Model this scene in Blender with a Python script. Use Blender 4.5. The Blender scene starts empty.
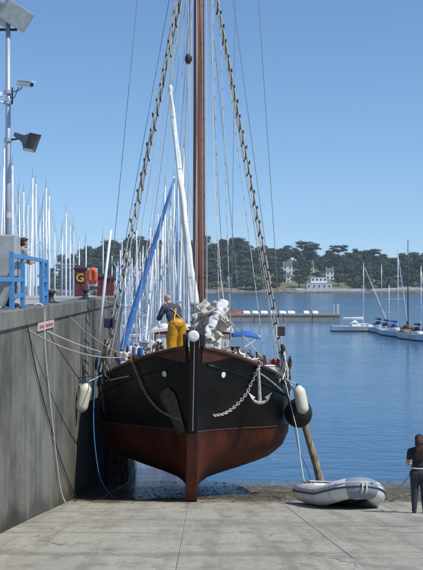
import bpy, bmesh, math, random
import numpy as np
from mathutils import Vector, Matrix, Euler, noise as mnoise
random.seed(7)
SC = bpy.context.scene
COL = SC.collection

# ------------------------------------------------------------------ camera
F = 1080.0            # focal length in photo pixels (photo is 423 x 570)
VX, VY = 200.0, 285.0 # vanishing point of the quay
cam_d = bpy.data.cameras.new('camera')
cam = bpy.data.objects.new('camera', cam_d); COL.objects.link(cam)
cam_d.sensor_fit = 'VERTICAL'; cam_d.sensor_height = 36.0
cam_d.lens = F / 570.0 * 36.0
cam_d.shift_x = 11.5 / 570.0
cam_d.clip_start = 0.1; cam_d.clip_end = 9000
cam.location = (0, 0, 0); cam.rotation_euler = (math.radians(90), 0, 0)
SC.camera = cam

# ------------------------------------------------------------------ sky, sun, exposure
SUN_EL = math.radians(54)
sx, sy = 0.86, -0.51
S = Vector((sx * math.cos(SUN_EL), sy * math.cos(SUN_EL), math.sin(SUN_EL))).normalized()
W = bpy.data.worlds.new('World'); SC.world = W; W.use_nodes = True
nt = W.node_tree
sky = nt.nodes.new('ShaderNodeTexSky'); sky.sky_type = 'NISHITA'; sky.sun_disc = False
sky.sun_elevation = SUN_EL; sky.sun_rotation = math.atan2(S.x, S.y)
sky.air_density = 1.0; sky.dust_density = 0.0; sky.ozone_density = 3.0
bg = nt.nodes['Background']; bg.inputs['Strength'].default_value = 0.15
# very clear air: the pale band at the horizon is thinned by reading the sky a few degrees higher all round
tcw = nt.nodes.new('ShaderNodeTexCoord'); va = nt.nodes.new('ShaderNodeVectorMath'); va.operation = 'ADD'; va.inputs[1].default_value = (0, 0, .085)
vn = nt.nodes.new('ShaderNodeVectorMath'); vn.operation = 'NORMALIZE'
nt.links.new(tcw.outputs['Generated'], va.inputs[0]); nt.links.new(va.outputs[0], vn.inputs[0]); nt.links.new(vn.outputs[0], sky.inputs['Vector'])
hs = nt.nodes.new('ShaderNodeHueSaturation'); hs.inputs['Saturation'].default_value = 1.12
nt.links.new(sky.outputs['Color'], hs.inputs['Color']); nt.links.new(hs.outputs['Color'], bg.inputs['Color'])
sun_d = bpy.data.lights.new('sun', 'SUN'); sun_d.energy = 4.0; sun_d.angle = math.radians(0.5)
sun_d.color = (1.0, 0.965, 0.92)
sun = bpy.data.objects.new('sun', sun_d); COL.objects.link(sun)
sun.rotation_euler = S.to_track_quat('Z', 'Y').to_euler(); sun.location = (20, -10, 40)
SC.view_settings.view_transform = 'Standard'; SC.view_settings.look = 'None'
SC.view_settings.exposure = 0.0; SC.view_settings.gamma = 1.0
SC.cycles.use_denoising = True
SC.cycles.max_bounces = 6

# ------------------------------------------------------------------ frame helpers
HC = 1.6                      # eye height above the slip
SL = 154.0 / F                # fall of the slip
WATER = -7.6
QX = -3.4                     # face of the quay
QZ = -0.45                    # top of the quay
def slip_z(Y): return -HC - SL * Y
def at(px, py, Y): return Vector(((px - VX) * Y / F, Y, (VY - py) * Y / F))
def on_slip(px, py):
    Y = F * HC / (py - 439.0); return Vector(((px - VX) * Y / F, Y, slip_z(Y)))

# ------------------------------------------------------------------ materials
M = {}
def newmat(name):
    m = bpy.data.materials.new(name); m.use_nodes = True; M[name] = m
    return m, m.node_tree.nodes, m.node_tree.links, m.node_tree.nodes['Principled BSDF']
def mat(name, c, rough=0.6, var=0.18, scale=6.0, bump=0.0, bscale=40.0, metal=0.0, c2=None, stretch=(1, 1, 1), spec=0.5):
    m, n, l, b = newmat(name)
    tc = n.new('ShaderNodeTexCoord'); mp = n.new('ShaderNodeMapping'); mp.inputs['Scale'].default_value = stretch
    l.new(tc.outputs['Object'], mp.inputs['Vector'])
    nz = n.new('ShaderNodeTexNoise'); nz.inputs['Scale'].default_value = scale; nz.inputs['Detail'].default_value = 6; nz.inputs['Roughness'].default_value = 0.62
    l.new(mp.outputs['Vector'], nz.inputs['Vector'])
    rp = n.new('ShaderNodeValToRGB')
    a = [max(0, x * (1 - var)) for x in c]; d = c2 or [min(1, x * (1 + var)) for x in c]
    rp.color_ramp.elements[0].position = 0.32; rp.color_ramp.elements[1].position = 0.68
    rp.color_ramp.elements[0].color = (*a, 1); rp.color_ramp.elements[1].color = (*d, 1)
    l.new(nz.outputs['Fac'], rp.inputs['Fac']); l.new(rp.outputs['Color'], b.inputs['Base Color'])
    b.inputs['Roughness'].default_value = rough; b.inputs['Metallic'].default_value = metal
    b.inputs['Specular IOR Level'].default_value = spec
    if bump:
        n2 = n.new('ShaderNodeTexNoise'); n2.inputs['Scale'].default_value = bscale; n2.inputs['Detail'].default_value = 5
        l.new(mp.outputs['Vector'], n2.inputs['Vector'])
        bp = n.new('ShaderNodeBump'); bp.inputs['Strength'].default_value = bump; bp.inputs['Distance'].default_value = 0.02
        l.new(n2.outputs['Fac'], bp.inputs['Height']); l.new(bp.outputs['Normal'], b.inputs['Normal'])
    return m

def noise_node(n, l, vec, scale, detail=6, rough=0.6, stretch=None):
    if stretch:
        mp = n.new('ShaderNodeMapping'); mp.inputs['Scale'].default_value = stretch
        l.new(vec, mp.inputs['Vector']); vec = mp.outputs['Vector']
    z = n.new('ShaderNodeTexNoise'); z.inputs['Scale'].default_value = scale
    z.inputs['Detail'].default_value = detail; z.inputs['Roughness'].default_value = rough
    l.new(vec, z.inputs['Vector']); return z.outputs['Fac']
def mathn(n, l, op, a, b=None, clamp=False):
    z = n.new('ShaderNodeMath'); z.operation = op; z.use_clamp = clamp
    for i, v in enumerate((a, b)):
        if v is None: continue
        if isinstance(v, (int, float)): z.inputs[i].default_value = v
        else: l.new(v, z.inputs[i])
    return z.outputs[0]
def maprange(n, l, v, a, b, c=0.0, d=1.0, smooth=True):
    z = n.new('ShaderNodeMapRange'); z.interpolation_type = 'SMOOTHSTEP' if smooth else 'LINEAR'
    l.new(v, z.inputs['Value'])
    for k, x in zip(('From Min', 'From Max', 'To Min', 'To Max'), (a, b, c, d)): z.inputs[k].default_value = x
    return z.outputs['Result']
def mix(n, l, fac, a, b, mode='MIX'):
    z = n.new('ShaderNodeMix'); z.data_type = 'RGBA'; z.blend_type = mode
    for s, v in ((z.inputs[0], fac), (z.inputs[6], a), (z.inputs[7], b)):
        if isinstance(v, (int, float)): s.default_value = v
        elif isinstance(v, tuple): s.default_value = (*v, 1)
        else: l.new(v, s)
    return z.outputs[2]

def mat_slip():
    m, n, l, b = newmat('slip_concrete')
    g = n.new('ShaderNodeNewGeometry'); pos = g.outputs['Position']
    sep = n.new('ShaderNodeSeparateXYZ'); l.new(pos, sep.inputs[0])
    n1 = noise_node(n, l, pos, 0.55, 8, 0.65, (1, 0.6, 1)); n2 = noise_node(n, l, pos, 9, 8, 0.7); n3 = noise_node(n, l, pos, 2.2, 8, 0.6, (1, .45, 1))
    dry = mix(n, l, maprange(n, l, n1, .3, .7), (.38, .345, .26), (.50, .46, .355))
    dry = mix(n, l, maprange(n, l, n2, .35, .75), dry, (.29, .27, .22)); 
    dry = mix(n, l, maprange(n, l, n3, .50, .72, 0, .7), dry, (.19, .17, .13))
    stk = noise_node(n, l, pos, 1.0, 7, .7, (2.6, .16, 1)); spk = noise_node(n, l, pos, 70, 3, .6); bnd = noise_node(n, l, pos, 1.0, 6, .65, (.12, 1.1, 1))
    dry = mix(n, l, maprange(n, l, stk, .48, .68, 0, .55), dry, (.18, .16, .115))
    dry = mix(n, l, maprange(n, l, stk, .44, .30, 0, .4), dry, (.55, .52, .44))
    dry = mix(n, l, maprange(n, l, bnd, .52, .66, 0, .5), dry, (.17, .155, .11))
    dry = mix(n, l, maprange(n, l, spk, .55, .72, 0, .5), dry, (.15, .135, .105))
    vo = n.new('ShaderNodeTexVoronoi'); vo.feature = 'DISTANCE_TO_EDGE'; vo.inputs['Scale'].default_value = .33
    vw = n.new('ShaderNodeVectorMath'); vw.operation = 'ADD'; nv = n.new('ShaderNodeTexNoise'); nv.inputs['Scale'].default_value = 1.4; nv.inputs['Detail'].default_value = 6
    l.new(pos, nv.inputs['Vector']); l.new(pos, vw.inputs[0]); l.new(nv.outputs['Color'], vw.inputs[1]); l.new(vw.outputs[0], vo.inputs['Vector'])
    dry = mix(n, l, mathn(n, l, 'MULTIPLY', maprange(n, l, vo.outputs['Distance'], .006, .001), maprange(n, l, n1, .45, .6)), dry, (.08, .07, .055))
    alg = mix(n, l, maprange(n, l, n2, .35, .65), (.055, .05, .03), (.16, .13, .08))
    alg = mix(n, l, maprange(n, l, n3, .48, .66), alg, (.22, .185, .125))
    y2 = mathn(n, l, 'ADD', sep.outputs['Y'], mathn(n, l, 'MULTIPLY', mathn(n, l, 'SUBTRACT', n1, .5), 7.0))
    y2 = mathn(n, l, 'ADD', y2, mathn(n, l, 'MULTIPLY', mathn(n, l, 'SUBTRACT', n3, .5), 4.0))
    y2 = mathn(n, l, 'ADD', y2, mathn(n, l, 'MULTIPLY', mathn(n, l, 'SUBTRACT', n2, .5), 3.0))
    fa = maprange(n, l, y2, 26.4, 28.2)
    col = mix(n, l, fa, dry, alg)
    # seepage stays in the lee of the quay, towards x < 1
    xw = mathn(n, l, 'ADD', sep.outputs['X'], mathn(n, l, 'MULTIPLY', mathn(n, l, 'SUBTRACT', n3, .5), 2.5))
    fw = mathn(n, l, 'MULTIPLY', maprange(n, l, y2, 27.6, 29.2), maprange(n, l, xw, 2.4, 1.0))
    fe = maprange(n, l, y2, 35.5, 38.0)
    wet = mathn(n, l, 'MAXIMUM', mathn(n, l, 'MULTIPLY', fw, maprange(n, l, n2, .62, .5)), fe)
    col = mix(n, l, mathn(n, l, 'MULTIPLY', wet, .55), col, (.05, .045, .035))
    l.new(col, b.inputs['Base Color'])
    l.new(mathn(n, l, 'SUBTRACT', .88, mathn(n, l, 'MULTIPLY', wet, .72)), b.inputs['Roughness'])
    bp = n.new('ShaderNodeBump'); bp.inputs['Distance'].default_value = .03; bp.inputs['Strength'].default_value = .5
    h = mathn(n, l, 'MULTIPLY', n2, mathn(n, l, 'SUBTRACT', 1.0, mathn(n, l, 'MULTIPLY', wet, .9)))
    l.new(h, bp.inputs['Height']); l.new(bp.outputs['Normal'], b.inputs['Normal'])
mat_slip()

def mat_wall():
    m, n, l, b = newmat('quay_concrete')
    g = n.new('ShaderNodeNewGeometry'); pos = g.outputs['Position']
    sep = n.new('ShaderNodeSeparateXYZ'); l.new(pos, sep.inputs[0])
    big = noise_node(n, l, pos, .5, 7, .65); st = noise_node(n, l, pos, 1.5, 8, .7, (1, 1.6, .13)); fine = noise_node(n, l, pos, 14, 6, .7)
    oi = n.new('ShaderNodeObjectInfo')
    bl_ = noise_node(n, l, pos, 1.7, 9, .75, (1, 1, .7))
    c = mix(n, l, maprange(n, l, big, .35, .65), (.10, .098, .08), (.225, .215, .175))
    c = mix(n, l, maprange(n, l, bl_, .55, .66, 0, .55), c, (.27, .255, .21))
    c = mix(n, l, maprange(n, l, bl_, .45, .34, 0, .55), c, (.075, .075, .058))
    c = mix(n, l, maprange(n, l, st, .48, .70, 0, .7), c, (.06, .06, .046))
    c = mix(n, l, maprange(n, l, st, .44, .26, 0, .6), c, (.36, .345, .295))
    c = mix(n, l, maprange(n, l, fine, .35, .7, 0, .35), c, (.075, .075, .065))
    rr_ = noise_node(n, l, pos, 2.3, 6, .7, (1, 2.2, .06)); c = mix(n, l, maprange(n, l, rr_, .60, .72, 0, .6), c, (.16, .10, .055))
    zz = mathn(n, l, 'ADD', sep.outputs['Z'], mathn(n, l, 'MULTIPLY', mathn(n, l, 'SUBTRACT', st, .5), 3.0))
    c = mix(n, l, maprange(n, l, zz, -3.6, -5.4, 0, .55), c, (.13, .125, .08))
    c = mix(n, l, maprange(n, l, zz, -5.2, -6.6, 0, .85), c, (.045, .05, .025))
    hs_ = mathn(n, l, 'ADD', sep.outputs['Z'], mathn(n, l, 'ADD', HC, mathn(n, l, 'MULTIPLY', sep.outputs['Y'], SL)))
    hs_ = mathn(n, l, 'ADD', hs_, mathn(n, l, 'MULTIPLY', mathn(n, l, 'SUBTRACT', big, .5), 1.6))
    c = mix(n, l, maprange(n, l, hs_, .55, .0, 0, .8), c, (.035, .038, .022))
    ad = n.new('ShaderNodeBrightContrast'); l.new(c, ad.inputs['Color'])
    l.new(maprange(n, l, oi.outputs['Random'], 0, 1, -.02, .025, False), ad.inputs['Bright'])
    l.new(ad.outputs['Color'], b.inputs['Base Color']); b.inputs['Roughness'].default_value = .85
    bp = n.new('ShaderNodeBump'); bp.inputs['Distance'].default_value = .02; bp.inputs['Strength'].default_value = .5
    l.new(fine, bp.inputs['Height']); l.new(bp.outputs['Normal'], b.inputs['Normal'])
mat_wall()

def mat_water():
    m, n, l, b = newmat('sea_water')
    g = n.new('ShaderNodeNewGeometry'); pos = g.outputs['Position']
    a1 = noise_node(n, l, pos, 1.6, 4, .55, (.8, 1.1, 1)); a2 = noise_node(n, l, pos, .35, 3, .5, (.7, 1.2, 1)); sl = noise_node(n, l, pos, .02, 4, .6, (.5, 1.6, 1))
    h = mathn(n, l, 'ADD', mathn(n, l, 'MULTIPLY', a1, .35), a2)
    sp_ = n.new('ShaderNodeSeparateXYZ'); l.new(pos, sp_.inputs[0])
    amp = mathn(n, l, 'MULTIPLY', maprange(n, l, sl, .35, .65, .10, .24), maprange(n, l, sp_.outputs['Y'], 120, 420, 1.0, 5.0))
    bp = n.new('ShaderNodeBump'); bp.inputs['Distance'].default_value = .42
    l.new(amp, bp.inputs['Strength']); l.new(h, bp.inputs['Height']); l.new(bp.outputs['Normal'], b.inputs['Normal'])
    b.inputs['Base Color'].default_value = (.025, .095, .18, 1); b.inputs['Roughness'].default_value = .12
    b.inputs['IOR'].default_value = 1.333
mat_water()

def mat_terrain():
    m, n, l, b = newmat('shore_ground')
    g = n.new('ShaderNodeNewGeometry'); pos = g.outputs['Position']
    sep = n.new('ShaderNodeSeparateXYZ'); l.new(pos, sep.inputs[0])
    a = noise_node(n, l, pos, .04, 7, .65); f = noise_node(n, l, pos, .35, 6, .7, (1, .4, 1))
    z = mathn(n, l, 'ADD', sep.outputs['Z'], mathn(n, l, 'MULTIPLY', mathn(n, l, 'SUBTRACT', a, .5), 5))
    rock = mix(n, l, maprange(n, l, f, .35, .65), (.10, .085, .065), (.30, .26, .20))
    weed = mix(n, l, maprange(n, l, f, .4, .6), (.05, .045, .03), (.12, .10, .065))
    gr = mix(n, l, maprange(n, l, a, .4, .6), (.12, .13, .05), (.20, .19, .095))
    gr = mix(n, l, maprange(n, l, f, .45, .65, 0, .6), gr, (.07, .09, .04))
    c = mix(n, l, maprange(n, l, z, -7.0, -5.6), weed, rock)
    c = mix(n, l, maprange(n, l, z, -4.0, -2.0), c, gr)
    l.new(c, b.inputs['Base Color']); b.inputs['Roughness'].default_value = .95
mat_terrain()

def mat_hull(name, c, c2, stain, rough, band):
    m, n, l, b = newmat(name)
    tc = n.new('ShaderNodeTexCoord'); pos = tc.outputs['Object']
    big = noise_node(n, l, pos, 1.1, 8, .65, (1, 1, .6)); st = noise_node(n, l, pos, 5, 7, .7, (1, 1, .12)); fine = noise_node(n, l, pos, 30, 5, .6)
    col = mix(n, l, maprange(n, l, big, .35, .65), c, c2)
    col = mix(n, l, maprange(n, l, st, .55, .72, 0, band), col, stain)
    if name == 'hull_red':
        sp = n.new('ShaderNodeSeparateXYZ'); l.new(pos, sp.inputs[0])
        zz = mathn(n, l, 'ADD', sp.outputs['Z'], mathn(n, l, 'MULTIPLY', sp.outputs['Y'], .075))
        zz = mathn(n, l, 'ADD', zz, mathn(n, l, 'MULTIPLY', mathn(n, l, 'SUBTRACT', st, .5), .9))
        col = mix(n, l, maprange(n, l, zz, 1.45, 1.75, 0, .4), col, (.02, .011, .008))
        pt = noise_node(n, l, pos, 2.6, 9, .7)
        col = mix(n, l, maprange(n, l, pt, .55, .68, 0, .6), col, (.02, .014, .01))
        col = mix(n, l, maprange(n, l, pt, .40, .30, 0, .5), col, (.20, .07, .045))
    l.new(col, b.inputs['Base Color'])
    l.new(maprange(n, l, big, .3, .7, rough - .08, rough + .14), b.inputs['Roughness']); b.inputs['Specular IOR Level'].default_value = .3
    bp = n.new('ShaderNodeBump'); bp.inputs['Distance'].default_value = .012; bp.inputs['Strength'].default_value = .35
    l.new(mathn(n, l, 'ADD', fine, mathn(n, l, 'MULTIPLY', big, 2.0)), bp.inputs['Height']); l.new(bp.outputs['Normal'], b.inputs['Normal'])
mat_hull('hull_black', (.0025, .0025, .003), (.0065, .006, .0055), (.028, .024, .019), .30, .3)
mat_hull('hull_red', (.045, .009, .005), (.135, .027, .012), (.02, .01, .007), .5, .8)

mat('boot_pink', (.11, .035, .025), .6, .4, 6)
mat('varnish', (.085, .028, .012), .35, .3, 3, .15, 30, stretch=(1, 1, .15))
mat('mast_wood', (.23, .085, .05), .4, .3, 5, .1, 20, stretch=(6, 6, .15))
mat('deck_wood', (.32, .26, .18), .8, .2, 8)
mat('white_paint', (.78, .77, .74), .4, .06, 4)
mat('canvas_white', (.76, .74, .69), .85, .12, 3, .4, 9)
mat('canvas_cream', (.58, .54, .46), .9, .2, 4, .6, 14)
mat('canvas_blue', (.03, .13, .42), .75, .2, 3, .3, 12)
mat('canvas_skyblue', (.09, .24, .55), .7, .25, 2, .3, 12)
mat('canvas_navy', (.02, .035, .09), .75, .2, 3, .3, 12)
mat('canvas_brown', (.24, .12, .06), .8, .2, 3, .3, 12)
mat('canvas_green', (.03, .12, .09), .8, .2, 3, .3, 12)
mat('cabin_red', (.33, .06, .045), .5, .2, 5)
mat('glass_dark', (.03, .045, .055), .08, .2, 3)
mat('gelcoat', (.76, .76, .74), .3, .05, 1.5)
mat('gelcoat_cream', (.70, .66, .54), .32, .05, 1.5)
mat('gelcoat_blue', (.035, .08, .22), .25, .1, 1.5)
mat('gelcoat_grey', (.45, .48, .52), .3, .06, 1.5)
mat('boot_blue', (.03, .07, .25), .4, .1, 2)
mat('boot_red', (.35, .04, .03), .4, .1, 2)
mat('alloy_white', (.74, .76, .79), .38, .05, 2, metal=.15)
mat('alloy_grey', (.50, .53, .56), .35, .08, 2, metal=.5)
mat('alloy_blue', (.36, .50, .66), .4, .06, 2, metal=.1)
mat('teak', (.30, .17, .08), .6, .2, 8)
mat('wire', (.30, .29, .27), .5, .15, 5, metal=.3)
mat('rope_white', (.66, .64, .58), .9, .15, 30, .5, 90)
mat('rope_tan', (.42, .36, .26), .9, .15, 30, .5, 90)
mat('shroud_grey', (.44, .42, .38), .8, .2, 20)
mat('rope_dark', (.05, .05, .05), .9, .2, 30, .5, 90)
mat('rope_blue', (.04, .17, .38), .8, .2, 30, .4, 90)
mat('rubber_black', (.012, .012, .013), .45, .3, 6, .1, 20)
mat('fender_cream', (.78, .75, .58), .45, .08, 6, .1, 20, c2=[.68, .66, .50])
mat('galvanised', (.46, .45, .42), .6, .4, 18, .3, 60, metal=.35)
mat('chain_rust', (.26, .22, .18), .7, .3, 20, .3, 60, metal=.2)
mat('iron_dark', (.045, .042, .04), .55, .3, 14, .3, 50, metal=.4)
mat('pole_steel', (.42, .46, .52), .45, .1, 3, metal=.35)
mat('cam_white', (.78, .77, .72), .4, .05, 6)
mat('horn_grey', (.15, .16, .17), .5, .1, 6)
mat('lamp_glass', (.55, .62, .60), .12, .15, 8)
mat('rail_blue', (.08, .26, .52), .5, .16, 9, .15, 50)
mat('block_concrete', (.36, .36, .345), .88, .16, 3, .4, 40)
mat('maroon', (.17, .035, .04), .55, .2, 5)
mat('maroon_dark', (.05, .035, .035), .7, .2, 5)
mat('yellow_paint', (.75, .42, .03), .5, .06, 5)
mat('orange_vinyl', (.72, .12, .035), .55, .15, 5)
mat('red_paint', (.50, .04, .03), .5, .1, 5)
mat('sign_pale', (.60, .50, .48), .6, .1, 6)
mat('sign_red', (.40, .07, .07), .6, .1, 6)
mat('dinghy_grey', (.64, .65, .66), .5, .05, 3, .1, 20)
mat('dinghy_blue_grey', (.22, .26, .31), .55, .08, 3)
mat('dinghy_seam', (.53, .54, .55), .6, .1, 8)
mat('dinghy_dark', (.05, .06, .07), .6, .1, 3)
mat('dinghy_floor', (.33, .34, .35), .6, .1, 3)
mat('wood_pole', (.20, .135, .08), .85, .45, 9, .5, 30, c2=[.50, .40, .28], stretch=(1, 1, .45))
mat('prop_paint', (.40, .34, .25), .8, .5, 18, .3, 30)
mat('skin', (.52, .27, .18), .5, .08, 20)
mat('jacket_navy', (.055, .065, .09), .85, .3, 14, .4, 50)
mat('oilskin_yellow', (.62, .30, .012), .45, .25, 7, .5, 14)
mat('shirt_grey', (.30, .27, .25), .9, .15, 10, .3, 40)
mat('trouser_dark', (.035, .04, .055), .9, .2, 12, .4, 40)
mat('top_black', (.018, .02, .028), .9, .2, 12, .4, 40)
mat('hair_auburn', (.045, .016, .010), .5, .4, 60, .6, 120, stretch=(1, 1, .15))
mat('hair_dark', (.02, .015, .012), .6, .3, 60)
mat('shoe', (.02, .02, .022), .6, .1, 6)
mat('belt_pale', (.55, .48, .38), .6, .1, 6)
mat('bark', (.10, .075, .05), .9, .3, 5)
mat('leaf_dark', (.042, .066, .026), .7, .45, .35)
mat('leaf_mid', (.065, .095, .034), .7, .45, .35)
mat('leaf_olive', (.10, .11, .045), .7, .4, .35)
for k_ in ('leaf_dark', 'leaf_mid', 'leaf_olive'):
    n_, l_ = M[k_].node_tree.nodes, M[k_].node_tree.links; b_ = n_['Principled BSDF']; src = b_.inputs['Base Color'].links[0].from_socket
    oi_ = n_.new('ShaderNodeObjectInfo'); hv_ = n_.new('ShaderNodeHueSaturation')
    l_.new(maprange(n_, l_, oi_.outputs['Random'], 0, 1, .47, .515, False), hv_.inputs['Hue']); l_.new(maprange(n_, l_, oi_.outputs['Random'], 0, 1, .7, 1.75, False), hv_.inputs['Value']); l_.new(src, hv_.inputs['Color']); l_.new(hv_.outputs['Color'], b_.inputs['Base Color'])
mat('render_white', (.84, .83, .80), .8, .06, .3)
mat('render_grey', (.62, .61, .58), .85, .1, .3)
mat('slate', (.10, .11, .13), .7, .15, 1)
mat('pontoon_concrete', (.30, .28, .24), .9, .2, .5, .2, 5)
mat('rock', (.13, .11, .08), .92, .4, 3, .6, 14)
mat('rock_light', (.20, .17, .12), .92, .4, 3, .6, 14)
mat('weed', (.035, .035, .016), .6, .5, 9, .5, 30)
mat('quay_paving', (.36, .35, .33), .9, .15, 2)

# ------------------------------------------------------------------ mesh helpers
class MB:
    def __init__(s): s.v = []; s.f = []
    def add(s, vs, fs):
        k = len(s.v); s.v += [Vector(a) for a in vs]; s.f += [tuple(i + k for i in f) for f in fs]; return s
    def box(s, c, d, R=None):
        c = Vector(c); h = Vector(d) / 2
        vs = [Vector((x * h.x, y * h.y, z * h.z)) for x in (-1, 1) for y in (-1, 1) for z in (-1, 1)]
        if R is not None: vs = [R @ a for a in vs]
        return s.add([c + a for a in vs], [(0, 1, 3, 2), (4, 6, 7, 5), (0, 4, 5, 1), (2, 3, 7, 6), (0, 2, 6, 4), (1, 5, 7, 3)])
    def bar(s, p, q, w, d=None, up=(0, 0, 1)):
        p, q = Vector(p), Vector(q); d = d or w; t = (q - p); L = t.length; t.normalize(); u = Vector(up)
        if abs(t.dot(u)) > .95: u = Vector((0, 1, 0))
        a = t.cross(u).normalized(); b = a.cross(t)
        R = Matrix((a, t, b)).transposed()
        return s.box((p + q) / 2, (w, L, d), R)
    def tube(s, pts, r, n=8, caps=True, flat=None):
        pts = [Vector(p) for p in pts]; m = len(pts)
        rs = r if isinstance(r, (list, tuple)) else [r] * m
        vs = []; t0 = (pts[1] - pts[0]).normalized()
        u = Vector((0, 0, 1)) if abs(t0.z) < .9 else Vector((0, 1, 0))
        a = t0.cross(u).normalized()
        for i, p in enumerate(pts):
            t = (pts[min(i + 1, m - 1)] - pts[max(i - 1, 0)]).normalized()
            a = (a - t * a.dot(t)).normalized(); b = t.cross(a)
            for j in range(n):
                th = 2 * math.pi * j / n
                vs.append(p + (a * math.cos(th) + b * math.sin(th) * (flat or 1)) * rs[i])
        fs = [(i * n + j, i * n + (j + 1) % n, (i + 1) * n + (j + 1) % n, (i + 1) * n + j) for i in range(m - 1) for j in range(n)]
        if caps: fs += [tuple(range(n))[::-1], tuple((m - 1) * n + j for j in range(n))]
        return s.add(vs, fs)
    def lathe(s, prof, c=(0, 0, 0), R=None, n=16):
        c = Vector(c); vs = []
        for r, z in prof:
            for j in range(n):
                a = Vector((r * math.cos(2 * math.pi * j / n), r * math.sin(2 * math.pi * j / n), z))
                vs.append(c + (R @ a if R is not None else a))
        m = len(prof)
        fs = [(i * n + j, i * n + (j + 1) % n, (i + 1) * n + (j + 1) % n, (i + 1) * n + j) for i in range(m - 1) for j in range(n)]
        fs += [tuple(range(n))[::-1], tuple((m - 1) * n + j for j in range(n))]
        return s.add(vs, fs)
    def prism(s, poly, a, b, axis=0):
        n = len(poly); vs = []
        for t in (a, b):
            for p in poly:
                q = [0, 0, 0]; o = [i for i in range(3) if i != axis]; q[axis] = t; q[o[0]] = p[0]; q[o[1]] = p[1]; vs.append(q)
        return s.add(vs, [tuple(range(n))[::-1], tuple(range(n, 2 * n))] + [(i, (i + 1) % n, n + (i + 1) % n, n + i) for i in range(n)])
    def grid(s, rows):
        k = len(rows); n = len(rows[0]); vs = [p for r in rows for p in r]
        return s.add(vs, [(i * n + j, i * n + j + 1, (i + 1) * n + j + 1, (i + 1) * n + j) for i in range(k - 1) for j in range(n - 1)])
    def ell(s, c, r, R=None, nu=10, nv=7):
        prof = [(max(.02, math.sin(math.pi * i / nv)), -math.cos(math.pi * i / nv)) for i in range(nv + 1)]
        c = Vector(c); vs = []
        for a, z in prof:
            for j in range(nu):
                p = Vector((a * math.cos(2 * math.pi * j / nu) * r[0], a * math.sin(2 * math.pi * j / nu) * r[1], z * r[2]))
                vs.append(c + (R @ p if R is not None else p))
        fs = [(i * nu + j, i * nu + (j + 1) % nu, (i + 1) * nu + (j + 1) % nu, (i + 1) * nu + j) for i in range(nv) for j in range(nu)]
        fs += [tuple(range(nu))[::-1], tuple(nv * nu + j for j in range(nu))]
        return s.add(vs, fs)
    def mesh(s, name, m, origin=(0, 0, 0), smooth=False, bevel=0.0):
        me = bpy.data.meshes.new(name); o = Vector(origin)
        me.from_pydata([tuple(a - o) for a in s.v], [], s.f)
        bm = bmesh.new(); bm.from_mesh(me)
        bmesh.ops.recalc_face_normals(bm, faces=bm.faces)
        if bevel: bmesh.ops.bevel(bm, geom=list(bm.edges), offset=bevel, segments=1, affect='EDGES', profile=.6, clamp_overlap=True)
        bm.to_mesh(me); bm.free()
        if smooth:
            for p in me.polygons: p.use_smooth = len(p.vertices) <= 4
        me.materials.append(M[m] if isinstance(m, str) else m)
        return me
    def build(s, name, m, parent=None, origin=None, smooth=False, bevel=0.0):
        if origin is None: origin = root_of(parent).get('_o', (0, 0, 0)) if parent else (0, 0, 0)
        ob = bpy.data.objects.new(name, s.mesh(name, m, origin, smooth, bevel)); COL.objects.link(ob)
        if parent: ob.parent = parent
        return ob
ORG = {}
def root_of(o):
    while o.parent: o = o.parent
    return {'_o': ORG.get(o.name, (0, 0, 0))}
def tag(o, label=None, cat=None, group=None, kind=None):
    if label: o['label'] = label
    if cat: o['category'] = cat
    if group: o['group'] = group
    if kind: o['kind'] = kind
    return o
def thing(name, loc, label, cat, group=None, rz=0.0, world=True):
    o = bpy.data.objects.new(name, None); COL.objects.link(o); o.empty_display_size = .2
    o.location = loc; o.rotation_euler = (0, 0, rz)
    if world: ORG[o.name] = tuple(loc)      # parts given in world coordinates
    return tag(o, label, cat, group)
def copy_tree(o, parent=None):
    c = o.copy(); COL.objects.link(c); c.parent = parent
    for ch in list(o.children): copy_tree(ch, c)
    return c
def sag(p, q, d, n=14):
    p, q = Vector(p), Vector(q)
    return [p.lerp(q, i / n) - Vector((0, 0, d * 4 * (i / n) * (1 - i / n))) for i in range(n + 1)]
def smooth_path(pts, k=5):
    pts = [Vector(p) for p in pts]; out = []
    for i in range(len(pts) - 1):
        a, b, c, d = pts[max(i - 1, 0)], pts[i], pts[i + 1], pts[min(i + 2, len(pts) - 1)]
        for j in range(k):
            t = j / k
            out.append(.5 * ((2 * b) + (c - a) * t + (2 * a - 5 * b + 4 * c - d) * t * t + (3 * b - a - 3 * c + d) * t ** 3))
    return out + [pts[-1]]
def chain(pts, link=.10, wire=.014):
    mb = MB(); pts = smooth_path(pts, 12)
    L = [0]
    for i in range(1, len(pts)): L.append(L[-1] + (pts[i] - pts[i - 1]).length)
    def P(s):
        for i in range(1, len(L)):
            if L[i] >= s:
                t = (s - L[i - 1]) / max(1e-6, L[i] - L[i - 1]); return pts[i - 1].lerp(pts[i], t)
        return pts[-1]
    k = int(L[-1] / (link * .72))
    for i in range(k):
        s = i * link * .72; c = P(s); t = (P(min(s + .03, L[-1])) - P(max(0, s - .03))).normalized()
        u = t.cross(Vector((.3, 1, .2))).normalized(); w = t.cross(u)
        if i % 2: u, w = w, u
        ring = [c + t * math.cos(a) * link * .5 + u * math.sin(a) * link * .32 for a in [2 * math.pi * j / 8 for j in range(8)]]
        vs = []
        for j in range(8):
            tt = (ring[(j + 1) % 8] - ring[j - 1]).normalized(); r1 = w; r2 = tt.cross(w)
            vs += [ring[j] + (r1 * math.cos(b) + r2 * math.sin(b)) * wire for b in [2 * math.pi * q / 4 for q in range(4)]]
        mb.add(vs, [(j * 4 + q, j * 4 + (q + 1) % 4, ((j + 1) % 8) * 4 + (q + 1) % 4, ((j + 1) % 8) * 4 + q) for j in range(8) for q in range(4)])
    return mb
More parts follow.
